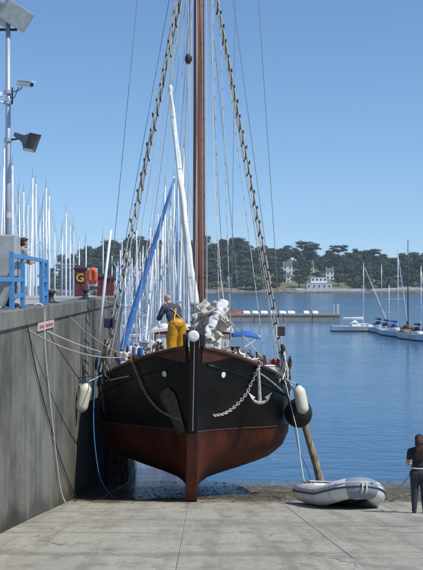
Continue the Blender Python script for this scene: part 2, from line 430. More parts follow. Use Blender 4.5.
def folded(pts, rr, seed, n=26):
    # a rolled sail: tube whose section is creased by folds that wind along it
    mb = MB(); rq = random.Random(seed); ph = [rq.uniform(0, 6) for _ in range(4)]; pts = smooth_path(pts, 3); R = [interp_(i / (len(pts) - 1) * (len(rr) - 1), rr) for i in range(len(pts))]
    mb.tube(pts, R, n); k = 0
    for i, p in enumerate(pts):
        t = i / len(pts)
        for j in range(n):
            a = 2 * math.pi * j / n; w = 1 + .11 * math.sin(3 * a + 9 * t + ph[0]) + .07 * math.sin(5 * a - 14 * t + ph[1]) + .05 * math.sin(2 * a + 31 * t + ph[2]) + .04 * math.sin(57 * t + ph[3])
            mb.v[k] = p + (mb.v[k] - p) * w; k += 1
    return mb
def interp_(x, T):
    i = min(int(x), len(T) - 2); return T[i] + (T[i + 1] - T[i]) * (x - i)
def remesh(mb, name, voxel, smooth_it=3, disp=0.0, dscale=1.0):
    """one continuous surface from overlapping shapes"""
    me = bpy.data.meshes.new(name); me.from_pydata([tuple(v) for v in mb.v], [], mb.f)
    bm = bmesh.new(); bm.from_mesh(me); bmesh.ops.recalc_face_normals(bm, faces=bm.faces); bm.to_mesh(me); bm.free()
    ob = bpy.data.objects.new(name, me); COL.objects.link(ob)
    r = ob.modifiers.new('r', 'REMESH'); r.mode = 'VOXEL'; r.voxel_size = voxel
    if smooth_it:
        sm = ob.modifiers.new('s', 'SMOOTH'); sm.iterations = smooth_it; sm.factor = .5
    dg = bpy.context.evaluated_depsgraph_get()
    out = bpy.data.meshes.new_from_object(ob.evaluated_get(dg)); out.name = name
    bpy.data.objects.remove(ob); bpy.data.meshes.remove(me)
    if disp:
        for v in out.vertices:
            k = mnoise.noise(v.co * dscale) + .5 * mnoise.noise(v.co * dscale * 2.3)
            v.co += v.normal * disp * k
    for p in out.polygons: p.use_smooth = True
    return out
def link_mesh(name, me, parent=None):
    o = bpy.data.objects.new(name, me); COL.objects.link(o)
    if parent: o.parent = parent
    return o
def text_mesh(body, size, depth):
    cu = bpy.data.curves.new('t', 'FONT'); cu.body = body; cu.size = size; cu.extrude = depth
    cu.offset = .02 * size; cu.align_x = 'CENTER'; cu.align_y = 'CENTER'; cu.resolution_u = 4
    ob = bpy.data.objects.new('t', cu); COL.objects.link(ob)
    me = bpy.data.meshes.new_from_object(ob.evaluated_get(bpy.context.evaluated_depsgraph_get()))
    bpy.data.objects.remove(ob); return me

# ================================================================== SETTING
def build_setting():
    # slipway: a base sheet with cast slabs on it
    mb = MB(); xs = [QX - .6, 40]; rows = []
    for Y in np.linspace(-14, 78, 24): rows.append([Vector((x, Y, slip_z(Y) - .016)) for x in np.linspace(xs[0], 40, 16)])
    base = tag(mb.grid(rows).build('slipway', 'slip_concrete'), 'sloping concrete slipway running down into the sea', None, None, 'structure')
    xj = [QX, -2.65, -.3, 2.05, 4.4, 6.75, 9.1]; yj = [-2, 4, 9.3, 14.6, 19.4, 24.1, 29.2, 34.5, 40]
    for i in range(len(xj) - 1):
        for j in range(len(yj) - 1):
            g = .004; dz = random.uniform(-.004, .004)
            x0, x1, y0, y1 = xj[i] + g, xj[i + 1] - g, yj[j] + g, yj[j + 1] - g
            if i == 0: x0 = QX + .002
            b = MB(); tl = [random.uniform(-.004, .004) for _ in range(4)]
            P = [(x0, y0), (x1, y0), (x1, y1), (x0, y1)]
            top = [Vector((x, y, slip_z(y) + dz + t)) for (x, y), t in zip(P, tl)]
            ins = [Vector((x + (.008 if k in (0, 3) else -.008), y + (.008 if k < 2 else -.008), 0)) for k, (x, y) in enumerate(P)]
            for k in range(4): ins[k].z = top[k].z
            edge = [p - Vector((0, 0, .006)) for p in top]; bot = [p - Vector((0, 0, .09)) for p in top]
            b.add(ins + edge + bot, [(0, 1, 2, 3)] + [(4 + k, 4 + (k + 1) % 4, (k + 1) % 4, k) for k in range(4)] + [(8 + k, 8 + (k + 1) % 4, 4 + (k + 1) % 4, 4 + k) for k in range(4)])
            b.build('slab', 'slip_concrete', base)
    # sea
    w = MB().grid([[Vector((x, y, WATER)) for x in np.linspace(-2600, 2600, 14)] for y in [41.0, 60, 100, 200, 500, 1000, 1580]])
    tag(w.build('sea', 'sea_water'), 'calm blue harbour water', None, None, 'structure')
    # harbour bed below the sea, so nothing is open underneath
    tag(MB().grid([[Vector((x, y, -14)) for x in (-2600, 2600)] for y in (-60, 1590)]).build('seabed', 'rock'), None, None, None, 'structure')
    # esplanade behind the photographer
    e = MB().box((0, -34, -1.3), (160, 40, 1.6)); tag(e.build('esplanade', 'quay_paving'), None, None, None, 'structure')
    # stranded weed and pebbles on the lower slip
    mbw = MB()
    for k in range(1500):
        Y = random.uniform(27.5, 41) ; X = random.uniform(QX + .1, 11)
        if random.random() < .55: Y = random.gauss(29.6, 1.2); X = random.uniform(QX + .1, 12) 
        if Y < 26.5: continue
        r = random.uniform(.012, .06) * (1.2 if random.random() < .2 else .7)
        n = 6; c = Vector((X, Y, slip_z(Y) + .004)); a0 = random.random() * 6
        ring = [c + Vector((math.cos(a0 + 6.283 * j / n) * r * random.uniform(.6, 1.9), math.sin(a0 + 6.283 * j / n) * r * random.uniform(.5, 1.2), 0)) for j in range(n)]
        for p in ring: p.z = slip_z(p.y) + .004
        mbw.add(ring + [c + Vector((0, 0, r * .35))], [(j, (j + 1) % n, n) for j in range(n)])
    tag(mbw.build('stranded_seaweed', 'weed'), 'dark scraps of seaweed stranded on the lower slip', 'seaweed', None, 'stuff')

def build_quay():
    q = thing('quay_wall', (QX, 20, QZ), 'tall grey concrete quay wall with stained panels beside the slipway', 'quay')
    Y0, Y1 = -12, 46.0; XB = -7.8
    core = MB().box(((QX - .13 + XB) / 2, (Y0 + Y1) / 2, (-12 + QZ - .30) / 2), (QX - .13 - XB, Y1 - Y0 - .02, -12 - (QZ - .30)))
    core.build('core', 'quay_concrete', q)
    pv = MB().box(((QX - .62 + XB) / 2, (Y0 + Y1) / 2, QZ - .15), (QX - .62 - XB, Y1 - Y0, .29)); pv.build('paving', 'quay_paving', q)
    y = Y0
    while y < Y1 - .1:                    # face panels
        y2 = min(y + 4.15, Y1)
        zt = QZ - .34
        b = MB().box((QX - .07, (y + y2) / 2, (zt - 12) / 2), (.14, y2 - y - .045, zt + 12)); b.build('panel', 'quay_concrete', q, bevel=.008)
        y = y2
    y = Y0
    while y < Y1 - .1:                    # coping blocks
        y2 = min(y + 1.85, Y1 + .06)
        b = MB().box((QX - .29, (y + y2) / 2, QZ - .17), (.68, y2 - y - .02, .335)); b.build('coping_block', 'quay_concrete', q, bevel=.018)
        y = y2
    # pier head: dressed stone end and rubble toe
    toe = thing('rubble_toe', (QX, 48, WATER), 'heap of dark boulders at the foot of the quay end', 'rocks')
    proto = []
    for k in range(5):
        b = bmesh.new(); bmesh.ops.create_icosphere(b, subdivisions=1, radius=1)
        for v in b.verts: v.co *= 1 + .35 * mnoise.noise(v.co * 1.7 + Vector((k * 7, 0, 0))); v.co.z *= .75
        me = bpy.data.meshes.new('rock'); b.to_mesh(me); b.free(); me.materials.append(M['rock']); proto.append(me)
    for k in range(90):
        a = random.random(); yy = 46.2 + random.random() ** 1.3 * 4.2; r = random.uniform(.3, .6)
        xx = random.uniform(-8, QX + .25 - .05 * (yy - 46)) ; h = max(0, (1 - (yy - 46) / 4.6)) * 3.4
        o = link_mesh('rock', random.choice(proto), toe)
        o.location = Vector((xx, yy, WATER - .2 + h * random.random())) - Vector((QX, 48, WATER)); o.scale = (r, r, r)
        o.rotation_euler = (random.random() * 6, random.random() * 6, random.random() * 6)
    bt = thing('stone_buttress', (QX + .35, 41, slip_z(41)), 'rough brown stone footing at the foot of the quay, behind the ship', 'footing')
    MB().box((QX + .33, 42.6, -7.2), (.60, 6.0, 3.0)).build('core', 'rock', bt)
    for zi in range(8):
        z = -8.0 + .37 * zi; y = 39.4 + (.22 if zi % 2 else 0)
        while y < 45.4:
            L_ = random.uniform(.4, .8); MB().box((QX + .64 + random.uniform(-.03, .05), y + L_ / 2, z + .18), (.14, L_ - .03, .34)).build('stone', 'rock_light', bt, bevel=.03); y += L_
        x = QX + .02
        while x < QX + .62:
            L_ = min(random.uniform(.22, .38), QX + .70 - x); MB().box((x + L_ / 2, 39.55 + random.uniform(-.04, .03), z + .18), (L_ - .025, .16, .34)).build('stone', 'rock_light', bt, bevel=.03); x += L_
    # sign board bolted to the wall
    s = thing('wall_sign', (QX, 23.7, -.85), 'long narrow pinkish notice board with red lettering on the quay wall', 'sign')
    MB().box((QX + .02, 23.7, -.82), (.03, 2.4, .30)).build('board', 'sign_pale', s, bevel=.004)
    for r in range(2):
        y = 22.65
        while y < 24.7:
            L = random.uniform(.12, .34)
            MB().box((QX + .037, y + L / 2, -.75 - .14 * r), (.004, L, .065)).build('lettering', 'sign_red', s); y += L + .07
    # blue guard rails
    def rail(posts, label, extra, top):
        r = thing('guard_rail', (QX - .12, posts[0], QZ), label, 'railing', 'blue railings on the quay edge')
        X = QX - .12
        for y in posts:
            MB().box((X, y, QZ + top / 2), (.085, .085, top)).build('post', 'rail_blue', r, bevel=.006)
            MB().box((X, y, QZ + .012), (.18, .18, .024)).build('foot_plate', 'rail_blue', r)
        for z, a, b in extra:
            MB().box((X, (a + b) / 2, QZ + z), (.05, b - a, .085)).build('rail', 'rail_blue', r, bevel=.006)
        return r
    rail([18.2, 20.2, 21.45], 'blue painted railing in front of the concrete block on the quay', [(.55, 18.24, 20.155), (.55, 20.245, 21.405), (1.0, 20.245, 21.405), (.24, 20.245, 21.405), (1.0, 21.5, 23.95)], 1.08)
    rail([24.0, 24.75], 'short blue two-post rail at the ladder top, beyond the leaning person', [(.55, 24.045, 24.705), (.98, 24.045, 24.705), (.25, 24.045, 24.705)], 1.02)
    # big concrete block
    c = thing('concrete_block', (-4.9, 21.5, QZ), 'large grey concrete block behind the blue railing', 'block')
    MB().box((-4.92, 21.5, QZ + 1.02), (2.60, .6, .84)).build('upper_block', 'block_concrete', c, bevel=.03)
    b = MB(); pr = [(-6.15, QZ), (-3.92, QZ), (-3.68, QZ + .598), (-6.15, QZ + .598)]; b.prism(pr, 21.28, 21.72, axis=1)
    b.build('tapered_base', 'block_concrete', c, bevel=.02)
    # lamp post
    lp = thing('lamp_post', (-4.3, 24.2, QZ), 'tall grey steel lamp post with twin floodlights, rising behind the concrete block', 'lamp post')
    MB().tube([(-4.3, 24.2, QZ), (-4.3, 24.2, 2), (-4.3, 24.2, 5.95)], [.075, .065, .052], 14).build('pole', 'pole_steel', lp, smooth=True)
    MB().lathe([(.16, 0), (.16, .03), (.09, .05), (.085, .28)], (-4.3, 24.2, QZ)).build('base_flange', 'pole_steel', lp)
    MB().tube([(-4.3, 24.2, 1.50), (-4.3, 24.2, 1.62)], .072, 14).build('orange_band', 'sign_pale', lp)
    MB().bar((-4.75, 24.2, 5.72), (-4.1, 24.2, 5.72), .05).build('cross_arm', 'iron_dark', lp)
    for dx, tl in ((.0, .55), (-.42, .75)):
        R = Euler((math.radians(122), math.radians(24), math.radians(32))).to_matrix(); cc = Vector((-4.12 + dx, 24.05, 6.02 + (.12 if dx else 0)))
        h = MB()
        pr = [(-.36, -.24, .09), (.36, -.24, .09), (.36, .24, .09), (-.36, .24, .09), (-.2, -.11, -.15), (.2, -.11, -.15), (.2, .11, -.15), (-.2, .11, -.15)]
        h.add([cc + R @ Vector(p) for p in pr], [(0, 1, 2, 3), (4, 7, 6, 5), (0, 4, 5, 1), (1, 5, 6, 2), (2, 6, 7, 3), (3, 7, 4, 0)])
        ho = h.build('floodlight', 'alloy_grey', lp, bevel=.008)
        MB().box(cc + R @ Vector((0, 0, .098)), (.62, .40, .012), R).build('lens', 'lamp_glass', ho)
        MB().bar(cc + R @ Vector((.36, 0, 0)), cc + Vector((0, .08, -.28)), .03).build('bracket', 'iron_dark', ho)
    # security camera on the post
    cm = thing('security_camera', (-4.3, 24.2, 4.2), 'white bullet camera on a bracket of the lamp post', 'camera')
    MB().tube([(-4.3, 24.2, 4.28), (-4.3, 24.2, 4.36)], .095, 12).build('clamp', 'pole_steel', cm)
    MB().tube(smooth_path([(-4.22, 24.18, 4.32), (-4.06, 24.1, 4.34), (-3.96, 24.02, 4.40)], 4), .022, 8).build('arm', 'pole_steel', cm, smooth=True)
    a = Vector((-4.08, 24.2, 4.53)); bq = Vector((-3.72, 23.85, 4.42))
    MB().bar(a, bq, .11, .11).build('housing', 'cam_white', cm, bevel=.025)
    MB().bar(a + Vector((-.02, .02, .066)), bq + Vector((.05, -.05, .06)), .15, .018).build('sun_shield', 'cam_white', cm, bevel=.004)
    MB().tube([bq, bq + (bq - a).normalized() * .02], .042, 12).build('lens', 'rubber_black', cm)
    MB().tube(smooth_path([(-4.05, 24.1, 4.42), (-4.13, 24.08, 4.2), (-4.2, 24.1, 4.16), (-4.24, 24.12, 4.26)], 5), .009, 6).build('cable', 'rope_dark', cm)
    cm2 = thing('security_camera', (-4.3, 24.2, 4.0), 'pale camera on the lower bracket, pointing away from the harbour', 'camera')
    MB().tube([(-4.3, 24.2, 4.05), (-4.3, 24.2, 4.12)], .095, 12).build('clamp', 'pole_steel', cm2)
    MB().tube(smooth_path([(-4.38, 24.18, 4.08), (-4.5, 24.1, 4.10), (-4.56, 24.05, 4.14)], 4), .022, 8).build('arm', 'pole_steel', cm2)
    MB().bar((-4.42, 24.1, 4.24), (-4.86, 23.95, 4.30), .11, .11).build('housing', 'cam_white', cm2, bevel=.025)
    MB().tube([(-4.2, 24.16, 4.05), (-4.2, 24.16, 4.42)], .018, 8).build('junction', 'iron_dark', cm2)
    # loudspeaker
    ls = thing('horn_loudspeaker', (-4.3, 24.2, 3.25), 'dark grey square horn loudspeaker halfway up the lamp post', 'loudspeaker')
    MB().tube([(-4.3, 24.2, 3.21), (-4.3, 24.2, 3.29)], .09, 12).build('clamp', 'pole_steel', ls)
    MB().bar((-4.24, 24.18, 3.25), (-4.02, 24.1, 3.27), .035).build('bracket', 'iron_dark', ls)
    ax = Vector((.85, -.45, -.45)).normalized(); up = Vector((0, 0, 1)); sd = ax.cross(up).normalized(); u2 = sd.cross(ax)
    p0 = Vector((-4.05, 24.12, 3.33)); h = MB(); rows = []
    for t, r in ((-.02, .05), (.1, .065), (.2, .085), (.34, .16), (.42, .215)):
        rows.append([p0 + ax * t + sd * r * cx + u2 * r * cy for cx, cy in ((-1, -1), (1, -1), (1, 1), (-1, 1))])
    vs = [p for r in rows for p in r]
    h.add(vs, [(i * 4 + j, i * 4 + (j + 1) % 4, (i + 1) * 4 + (j + 1) % 4, (i + 1) * 4 + j) for i in range(4) for j in range(4)] + [(0, 3, 2, 1)])
    h.build('horn', 'horn_grey', ls)
    MB().box(p0 + ax * -.06, (.11, .11, .11), Matrix((sd, ax, u2)).transposed()).build('driver', 'horn_grey', ls, bevel=.02)
    # maroon service boxes on the quay
    def cabinet(x0, x1, Y, h, lab, g=False, roof=True):
        a = at(x0, 285, Y).x; b = at(x1, 285, Y).x; cxx = (a + b) / 2; w = b - a
        k = thing('service_cabinet', (cxx, Y, QZ), lab, 'cabinet', 'maroon cabinets on the quay')
        MB().box((cxx, Y, QZ + h / 2), (w, .38, h)).build('body', 'maroon', k, bevel=.012)
        MB().box((cxx, Y, QZ + .03), (w + .05, .43, .06)).build('plinth', 'block_concrete', k)
        for dx in (-w * .25, w * .25):
            MB().box((cxx + dx, Y - .198, QZ + h * .5), (w * .42, .012, h * .82)).build('door', 'maroon', k, bevel=.004)
        if roof:
            r = MB(); e = .035; z = QZ + h
            r.add([(a - e, Y - .24, z), (b + e, Y - .24, z), (b + e, Y + .24, z), (a - e, Y + .24, z), (a - e, Y - .24, z + .05), (b + e, Y - .24, z + .05), (b + e, Y + .24, z + .05), (a - e, Y + .24, z + .05), (cxx, Y, z + .17)],
                  [(0, 3, 2, 1), (0, 1, 5, 4), (1, 2, 6, 5), (2, 3, 7, 6), (3, 0, 4, 7), (4, 5, 8), (5, 6, 8), (6, 7, 8), (7, 4, 8)])
            r.build('cap', 'maroon_dark', k)
        if g:
            zz = QZ + h * .69
            bd = MB().box((cxx, Y - .212, zz), (w * .86, .01, w * .86)).build('letter_plate', 'maroon_dark', k)
            me = text_mesh('G', .40, .006); o = link_mesh('letter', me, bd); me.materials.append(M['yellow_paint'])
            o.location = Vector((cxx, Y - .222, zz)) - Vector((cxx, Y, QZ)); o.rotation_euler = (math.radians(90), 0, 0)
        return k
    cabinet(75, 86.5, 38, 1.0, 'maroon cabinet with a yellow letter G and dark pointed cap', True)
    cabinet(97.5, 106, 38.6, .72, 'low plain maroon cabinet standing next to the orange lifebuoy')
    cabinet(107, 114, 39.4, .66, 'lowest plain maroon cabinet, by the corner at the quay end')
    # lifebuoy stand
    lb = thing('lifebuoy_stand', (at(92.5, 0, 37.2).x, 37.2, QZ), 'orange horseshoe lifebuoy on a pale post next to the lettered cabinet', 'lifebuoy')
    X = at(92.5, 0, 37.2).x
    MB().tube([(X - .12, 37.2, QZ), (X - .12, 37.2, QZ + 1.02)], .025, 8).build('post', 'alloy_white', lb)
    MB().box((X, 37.23, QZ + .72), (.34, .02, .62)).build('backboard', 'alloy_white', lb)
    th = [math.radians(a) for a in range(-60, 241, 15)]
    MB().tube([(X + .01 + .105 * math.cos(t), 37.13, QZ + .73 + .26 * math.sin(t)) for t in th], .075, 10).build('float', 'orange_vinyl', lb, smooth=True)
    MB().box((X + .01, 37.05, QZ + .60), (.30, .012, .06)).build('strap', 'red_paint', lb)
    MB().lathe([(.07, 0), (.07, .03), (.03, .06), (.03, .16)], (X + .07, 37.2, QZ + .1)).build('line_reel', 'iron_dark', lb)
    # bollards
    for y, lab in ((19.2, 'black mooring bollard at the foot of the blue railing'), (27.6, 'black mooring bollard on bare quay edge past the ladder rail'), (36.0, 'black mooring bollard next to the lettered cabinet')):
        k = thing('bollard', (QX - .42, y, QZ), lab, 'bollard', 'bollards on the quay edge')
        MB().lathe([(.15, 0), (.15, .03), (.085, .06), (.075, .20), (.13, .25), (.13, .30), (.07, .33)], (QX - .42, y, QZ), n=16).build('post', 'iron_dark', k, smooth=True)
        MB().box((QX - .42, y, QZ + .006), (.42, .42, .012)).build('base_plate', 'iron_dark', k)
build_setting(); build_quay()

# ================================================================== SAILING SHIP
SHIP = Vector((-.22, 27.4, slip_z(27.4)))
def interp(x, T):
    if x <= T[0][0]: return T[0][1]
    for (a, p), (b, q) in zip(T, T[1:]):
        if x <= b:
            t = (x - a) / (b - a); return p + (q - p) * t
    return T[-1][1]
def sstep(t): t = max(0, min(1, t)); return t * t * (3 - 2 * t)
LOA = 15.5; ROLL = math.radians(1.1)
SHEER = [(-.4, 4.02), (0, 3.97), (.7, 3.74), (1.3, 3.52), (2, 3.28), (3, 2.97), (4, 2.74), (5.5, 2.5), (8, 2.32), (11, 2.42), (13, 2.65), (15.5, 3.1)]
MIDS = [(0, .05), (.06, .09), (.11, .20), (.16, .38), (.22, .58), (.30, .79), (.40, .93), (.55, 1.0), (.8, .995), (1, .97)]
BOWS = [(0, .08), (.1, .12), (.25, .25), (.5, .53), (.75, .81), (1, 1)]
def sheer(d):
    # smooth interpolation of the table
    return (interp(d - .35, SHEER) + interp(d, SHEER) * 2 + interp(d + .35, SHEER)) / 4
def garb(d): return .22 - SL * d + (max(0, d - 11.5) ** 2) * .16
def beam(d):
    b = .13 + 2.72 * (1 - (1 - min(max(d, 0) / 5.2, 1)) ** 2.35)
    if d > 9.5: b *= 1 - .42 * ((d - 9.5) / 6) ** 2
    return b
def half(d, z):
    u = (z - garb(d)) / (sheer(d) - garb(d)); u = max(0, min(1.05, u))
    k = sstep(d / 4.6); 
    return max(.09, beam(d) * ((1 - k) * interp(u, BOWS) + k * interp(u, MIDS)))
def boot(d): return 1.78 - .075 * d
def rake(d, z):           # slight fore rake of the stem
    return -.30 * max(0, (z - .3) / 3.7) * max(0, 1 - d / 1.5)
def roll(p):
    c, s = math.cos(ROLL), math.sin(ROLL)
    return Vector((p.x * c + p.z * s, p.y, p.z * c - p.x * s)) + SHIP
def hp(d, z, side, off=0.0):
    w = half(d, z); e = .05
    nrm = Vector((1, -(half(d + e, z) - half(d - e, z)) / (2 * e), -(half(d, z + e) - half(d, z - e)) / (2 * e))).normalized()
    return roll(Vector((side * (w + nrm.x * off), d + rake(d, z) + nrm.y * off, z + nrm.z * off)))
def hull_d(w, z):
    a, b = 0.0, 6.0
    for _ in range(40):
        m = (a + b) / 2
        if half(m, z) < w: a = m
        else: b = m
    return a
DS = [0, .12, .3, .5, .75, 1, 1.3, 1.6, 2, 2.4, 2.8, 3.3, 3.8, 4.4, 5, 5.8, 6.8, 8, 9.5, 11, 12.2, 13.4, 14.5, 15.5]
ship = thing('sailing_ship', SHIP, 'black-hulled wooden sailing ship with red bottom dried out against the quay', 'ship')

def ship_hull():
    up = MB(); lo = MB()
    for s in (-1, 1):
        up.grid([[hp(d, boot(d) + (sheer(d) - boot(d)) * t / 10, s) for t in range(11)] for d in DS])
        lo.grid([[hp(d, garb(d) + (boot(d) - garb(d)) * (t / 12) ** 1.3, s) for t in range(13)] for d in DS])
    # transom
    d = DS[-1]; zz = [garb(d) + (sheer(d) - garb(d)) * t / 8 for t in range(9)]
    up.add([hp(d, z, -1) for z in zz] + [hp(d, z, 1) for z in zz], [(i, i + 1, 10 + i, 9 + i) for i in range(8)])
    up.build('topsides', 'hull_black', ship, smooth=True); lo.build('bottom', 'hull_red', ship, smooth=True)
    # stem and keel
    st = []; kl = []
    def profile(pts, w, name, m):
        b = MB(); n = len(pts); vs = [roll(Vector((-w, y, z))) for y, z in pts] + [roll(Vector((w, y, z))) for y, z in pts]
        b.add(vs, [tuple(range(n))[::-1], tuple(range(n, 2 * n))] + [(i, (i + 1) % n, n + (i + 1) % n, n + i) for i in range(n)])
        b.build(name, m, ship, bevel=.015)
    profile([(-.47, 4.22), (-.30, 1.78), (.25, 1.78), (.05, 4.22)], .115, 'stem', 'hull_black')
    profile([(-.30, 1.775), (-.22, .9), (-.10, .25), (.02, .012), (14.2, .012 - SL * 14.2), (14.2, garb(14.2) + .2), (1.2, garb(1.2) + .35), (.6, 1.775)], .15, 'keel', 'hull_red')
    # iron band and bobstay down the stem
    MB().tube([roll(Vector((.0, -.50, 4.1))), roll(Vector((.0, -.40, 3))), roll(Vector((.0, -.335, 1.85)))], .013, 6).build('stem_band', 'wire', ship)
    # wale, rail, bow boards
    for s in (-1, 1):
        MB().tube([hp(d, sheer(d) - .03, s, .02) + Vector((0, 0, .03)) for d in np.linspace(.05, 15.4, 60)], .055, 8).build('cap_rail', 'varnish', ship, smooth=True)
        MB().tube([hp(d, sheer(d) - .42 , s, .012) for d in np.linspace(.2, 15.2, 50)], .035, 6).build('rubbing_strake', 'hull_black', ship, smooth=True)
        b = MB().grid([[hp(d, sheer(d) - (.02 + .36 * (1 - sstep(d / 1.0)) * (t / 4)) , s, .016) for t in range(5)] for d in np.linspace(.06, 1.0, 10)])
        b.build('bow_board', 'varnish', ship, smooth=True)
        MB().tube([hp(d, boot(d) + .015, s, .004) for d in np.linspace(.1, 15.0, 60)], .014, 5).build('boot_line', 'boot_pink', ship)
        # bulwark inside
        g = MB().grid([[hp(d, sheer(d) - .01, s, -.10 if d > .6 else -.05), hp(d, sheer(d) - .36, s, -.14 if d > .6 else -.05)] for d in DS[1:]])
        g.build('bulwark', 'white_paint', ship, smooth=True)
        # polished guard bar low on the bow quarter
        MB().tube([hp(d, sheer(d) - .28 + (.10 if s < 0 else -.14) * (d - 2.3), s, .06) for d in np.linspace(1.75, 3.1, 10)], .022, 6).build('guard_bar', 'galvanised', ship, smooth=True)
        # hawse fitting
        c = hp(.62, sheer(.62) - .56, s, .02); e = hp(.62, sheer(.62) - .56, s, .09); R = (e - c).to_track_quat('Z', 'Y').to_matrix()
        MB().lathe([(.03, 0), (.075, 0), (.08, .02), (.065, .03), (.03, .015)], c, R, 14).build('hawse_ring', 'white_paint', ship, smooth=True)
    # deck
    dk = MB().grid([[roll(Vector((f * max(.02, half(d, sheer(d) - .3) - .08), d, sheer(d) - .30 + .05 * (1 - f * f)))) for f in (-1, -.5, 0, .5, 1)] for d in DS[1:]])
    dk.build('deck', 'deck_wood', ship, smooth=True)
    # worn plate on the port bow
    rows = []
    for i in range(9):
        t = i / 8; row = []
        for j in range(6):
            wv = .46 * (1 - .55 * t) * math.sqrt(max(.08, 1 - max(0, .22 - t) ** 2 * 17)); x = -.72 + .46 * t + (j / 5 - .5) * wv; z = 2.80 - 1.08 * t + (j / 5 - .5) * .12
            w = abs(x); row.append(hp(hull_d(w, z), z, -1, .022))
        rows.append(row)
    mb = MB().grid(rows); me = mb.mesh('bow_plate', 'iron_plate', SHIP, True)
    o = link_mesh('bow_plate', me, ship); sol = o.modifiers.new('s', 'SOLIDIFY'); sol.thickness = .02
mat('iron_plate', (.075, .065, .052), .7, .5, 5, .3, 30)
ship_hull()

DKZ = lambda d: roll(Vector((0, d, sheer(d) - .26)))
MASTY = 32.4
def ship_rig():
    mx = at(199, 0, MASTY).x; zb = DKZ(5).z
    TOP = Vector((mx, MASTY, 11.0))
    MB().tube([(mx, MASTY, zb - .1), (mx, MASTY, 2), (mx, MASTY, 7), (mx, MASTY, 14)], [.19, .185, .165, .13], 20).build('mast', 'mast_wood', ship, smooth=True)
    MB().lathe([(.30, 0), (.30, .10), (.22, .16), (.22, .3)], (mx, MASTY, zb)).build('mast_collar', 'varnish', ship)
    for z in (-.9, .2, 9.9, 11.2):
        MB().tube([(mx, MASTY, z), (mx, MASTY, z + .07)], .2 if z < 5 else .175, 20).build('mast_band', 'iron_dark', ship)
    MB().bar((mx - 1.7, MASTY, 11), (mx + 1.7, MASTY, 11), .09, .07).build('crosstree', 'mast_wood', ship)
    # shrouds with deadeyes and ratlines
    for s in (-1, 1):
        ends = []
        for k, (d, zc) in enumerate(((3.5, 0), (4.3, 0), (5.1, 0))):
            foot = hp(d, sheer(d), s, .10) + Vector((-.05 * s * k, 0, .05))
            top = TOP + Vector((s * .12, .10 * (k - 1), -.05 - .16 * k))
            up = foot.lerp(top, .065)
            MB().tube([up, top], .019, 6).build('shroud', 'shroud_grey', ship); ends.append((foot, up, top))
            for p in (foot, up):
                R = (top - foot).normalized(); dd = MB(); Rm = Vector((1, 0, 0)).to_track_quat('Z', 'Y').to_matrix() if False else Vector((s * .9, -.4, 0)).normalized().to_track_quat('Z', 'Y').to_matrix()
                dd.lathe([(.05, -.045), (.085, -.03), (.09, 0), (.085, .03), (.05, .045)], p, Rm, 12).build('deadeye', 'iron_dark', ship, smooth=True)
            for q in (-.04, 0, .04):
                MB().tube([foot + Vector((0, q, 0)), up + Vector((0, q, 0))], .010, 5).build('lanyard', 'rope_tan' if q else 'rope_dark', ship)
            cp = hp(d, sheer(d) - 1.0, s, .02)
            MB().bar(foot, cp, .05, .02).build('chainplate', 'iron_dark', ship)
        L = (ends[0][2] - ends[0][1]).length; n = int(L / .46)
        for i in range(1, n):
            t = i / n * .985
            A = ends[0][1].lerp(ends[0][2], t); B = ends[1][1].lerp(ends[1][2], t); C = ends[2][1].lerp(ends[2][2], t)
            e1 = (A - C).normalized() * .09 + Vector((s * random.uniform(0, .05) + random.uniform(-.01, .01), 0, random.uniform(-.025, .025)))
            mid = B - Vector((0, 0, random.uniform(.01, .04)))
            MB().tube([A + e1, A.lerp(mid, .5) - Vector((0, 0, .02)), mid, mid.lerp(C, .5) - Vector((0, 0, .02)), C - e1], .025, 6).build('ratline', 'rope_dark', ship)
        # light board lashed to the shrouds
        c = ends[0][0].lerp(ends[0][2], .10) + Vector((-.10 * s, -.12, -.02 if s > 0 else .12))
        bd = MB().box(c, (.035, .55, .34)).build('light_board', 'white_paint' if s > 0 else 'iron_dark', ship, bevel=.006)
        MB().box(c + Vector((s * .14, -.12, 0)), (.22, .20, .27)).build('side_lantern', 'canvas_navy' if s < 0 else 'maroon_dark', bd, bevel=.02)
        # coiled ropes and dark tackle hung on the rigging
        for k in range(5):
            c = ends[k % 3][0] + Vector((random.uniform(-.10, .10), random.uniform(-.3, .1), random.uniform(.12, .55)))
            cm_ = []
            for a in range(0, 1081, 30):
                t = math.radians(a); cm_.append(c + Vector(((.022 + .014 * math.sin(t * .37 + k)) * math.cos(t), .035 * math.sin(t * .5), (.17 + .03 * math.sin(t * .71)) * math.sin(t) - .05)))
            MB().tube(cm_, .013, 5).build('rope_coil', ('rope_dark', 'rope_tan', 'rope_dark', 'rope_white', 'rope_dark')[k], ship, smooth=True)
        for k in range(17):
            j_ = Vector((random.uniform(-.07, .07), random.uniform(-.12, .12), random.uniform(-.05, .12)))
            A_ = ends[k % 3][1] + j_; B_ = hp(2.4 + .11 * k, sheer(2.4 + .11 * k) - .1 - .05 * (k % 4), s, .10 + .02 * (k % 3)); m0 = A_.lerp(B_, .5) + Vector((s * random.uniform(0, .08), -random.uniform(0, .1), -.08))
            MB().tube(smooth_path([A_, m0, B_], 4), random.uniform(.012, .030), 5).build('tackle', ('rope_dark', 'rope_dark', 'rope_tan', 'rope_dark', 'rope_white')[k % 5], ship, smooth=True)
        for k in range(3):
            c = ends[k][1] + Vector((s * .02, -.06, -.05))
            MB().ell(c, (.065, .05, .11)).build('pulley_block', 'iron_dark', ship, smooth=True)
    # single lines: (top pixel, top Y, foot pixel, foot Y, radius, material)
    def line(a, b, r=.010, m='wire', name='stay'):
        MB().tube([a, b], r, 5).build(name, m, ship)
    X = lambda px, Y: at(px, 0, Y).x
    line(Vector((mx - 1.62, MASTY, 11)), at(101, 381, 33.5), .010, 'wire', 'topmast_shroud')
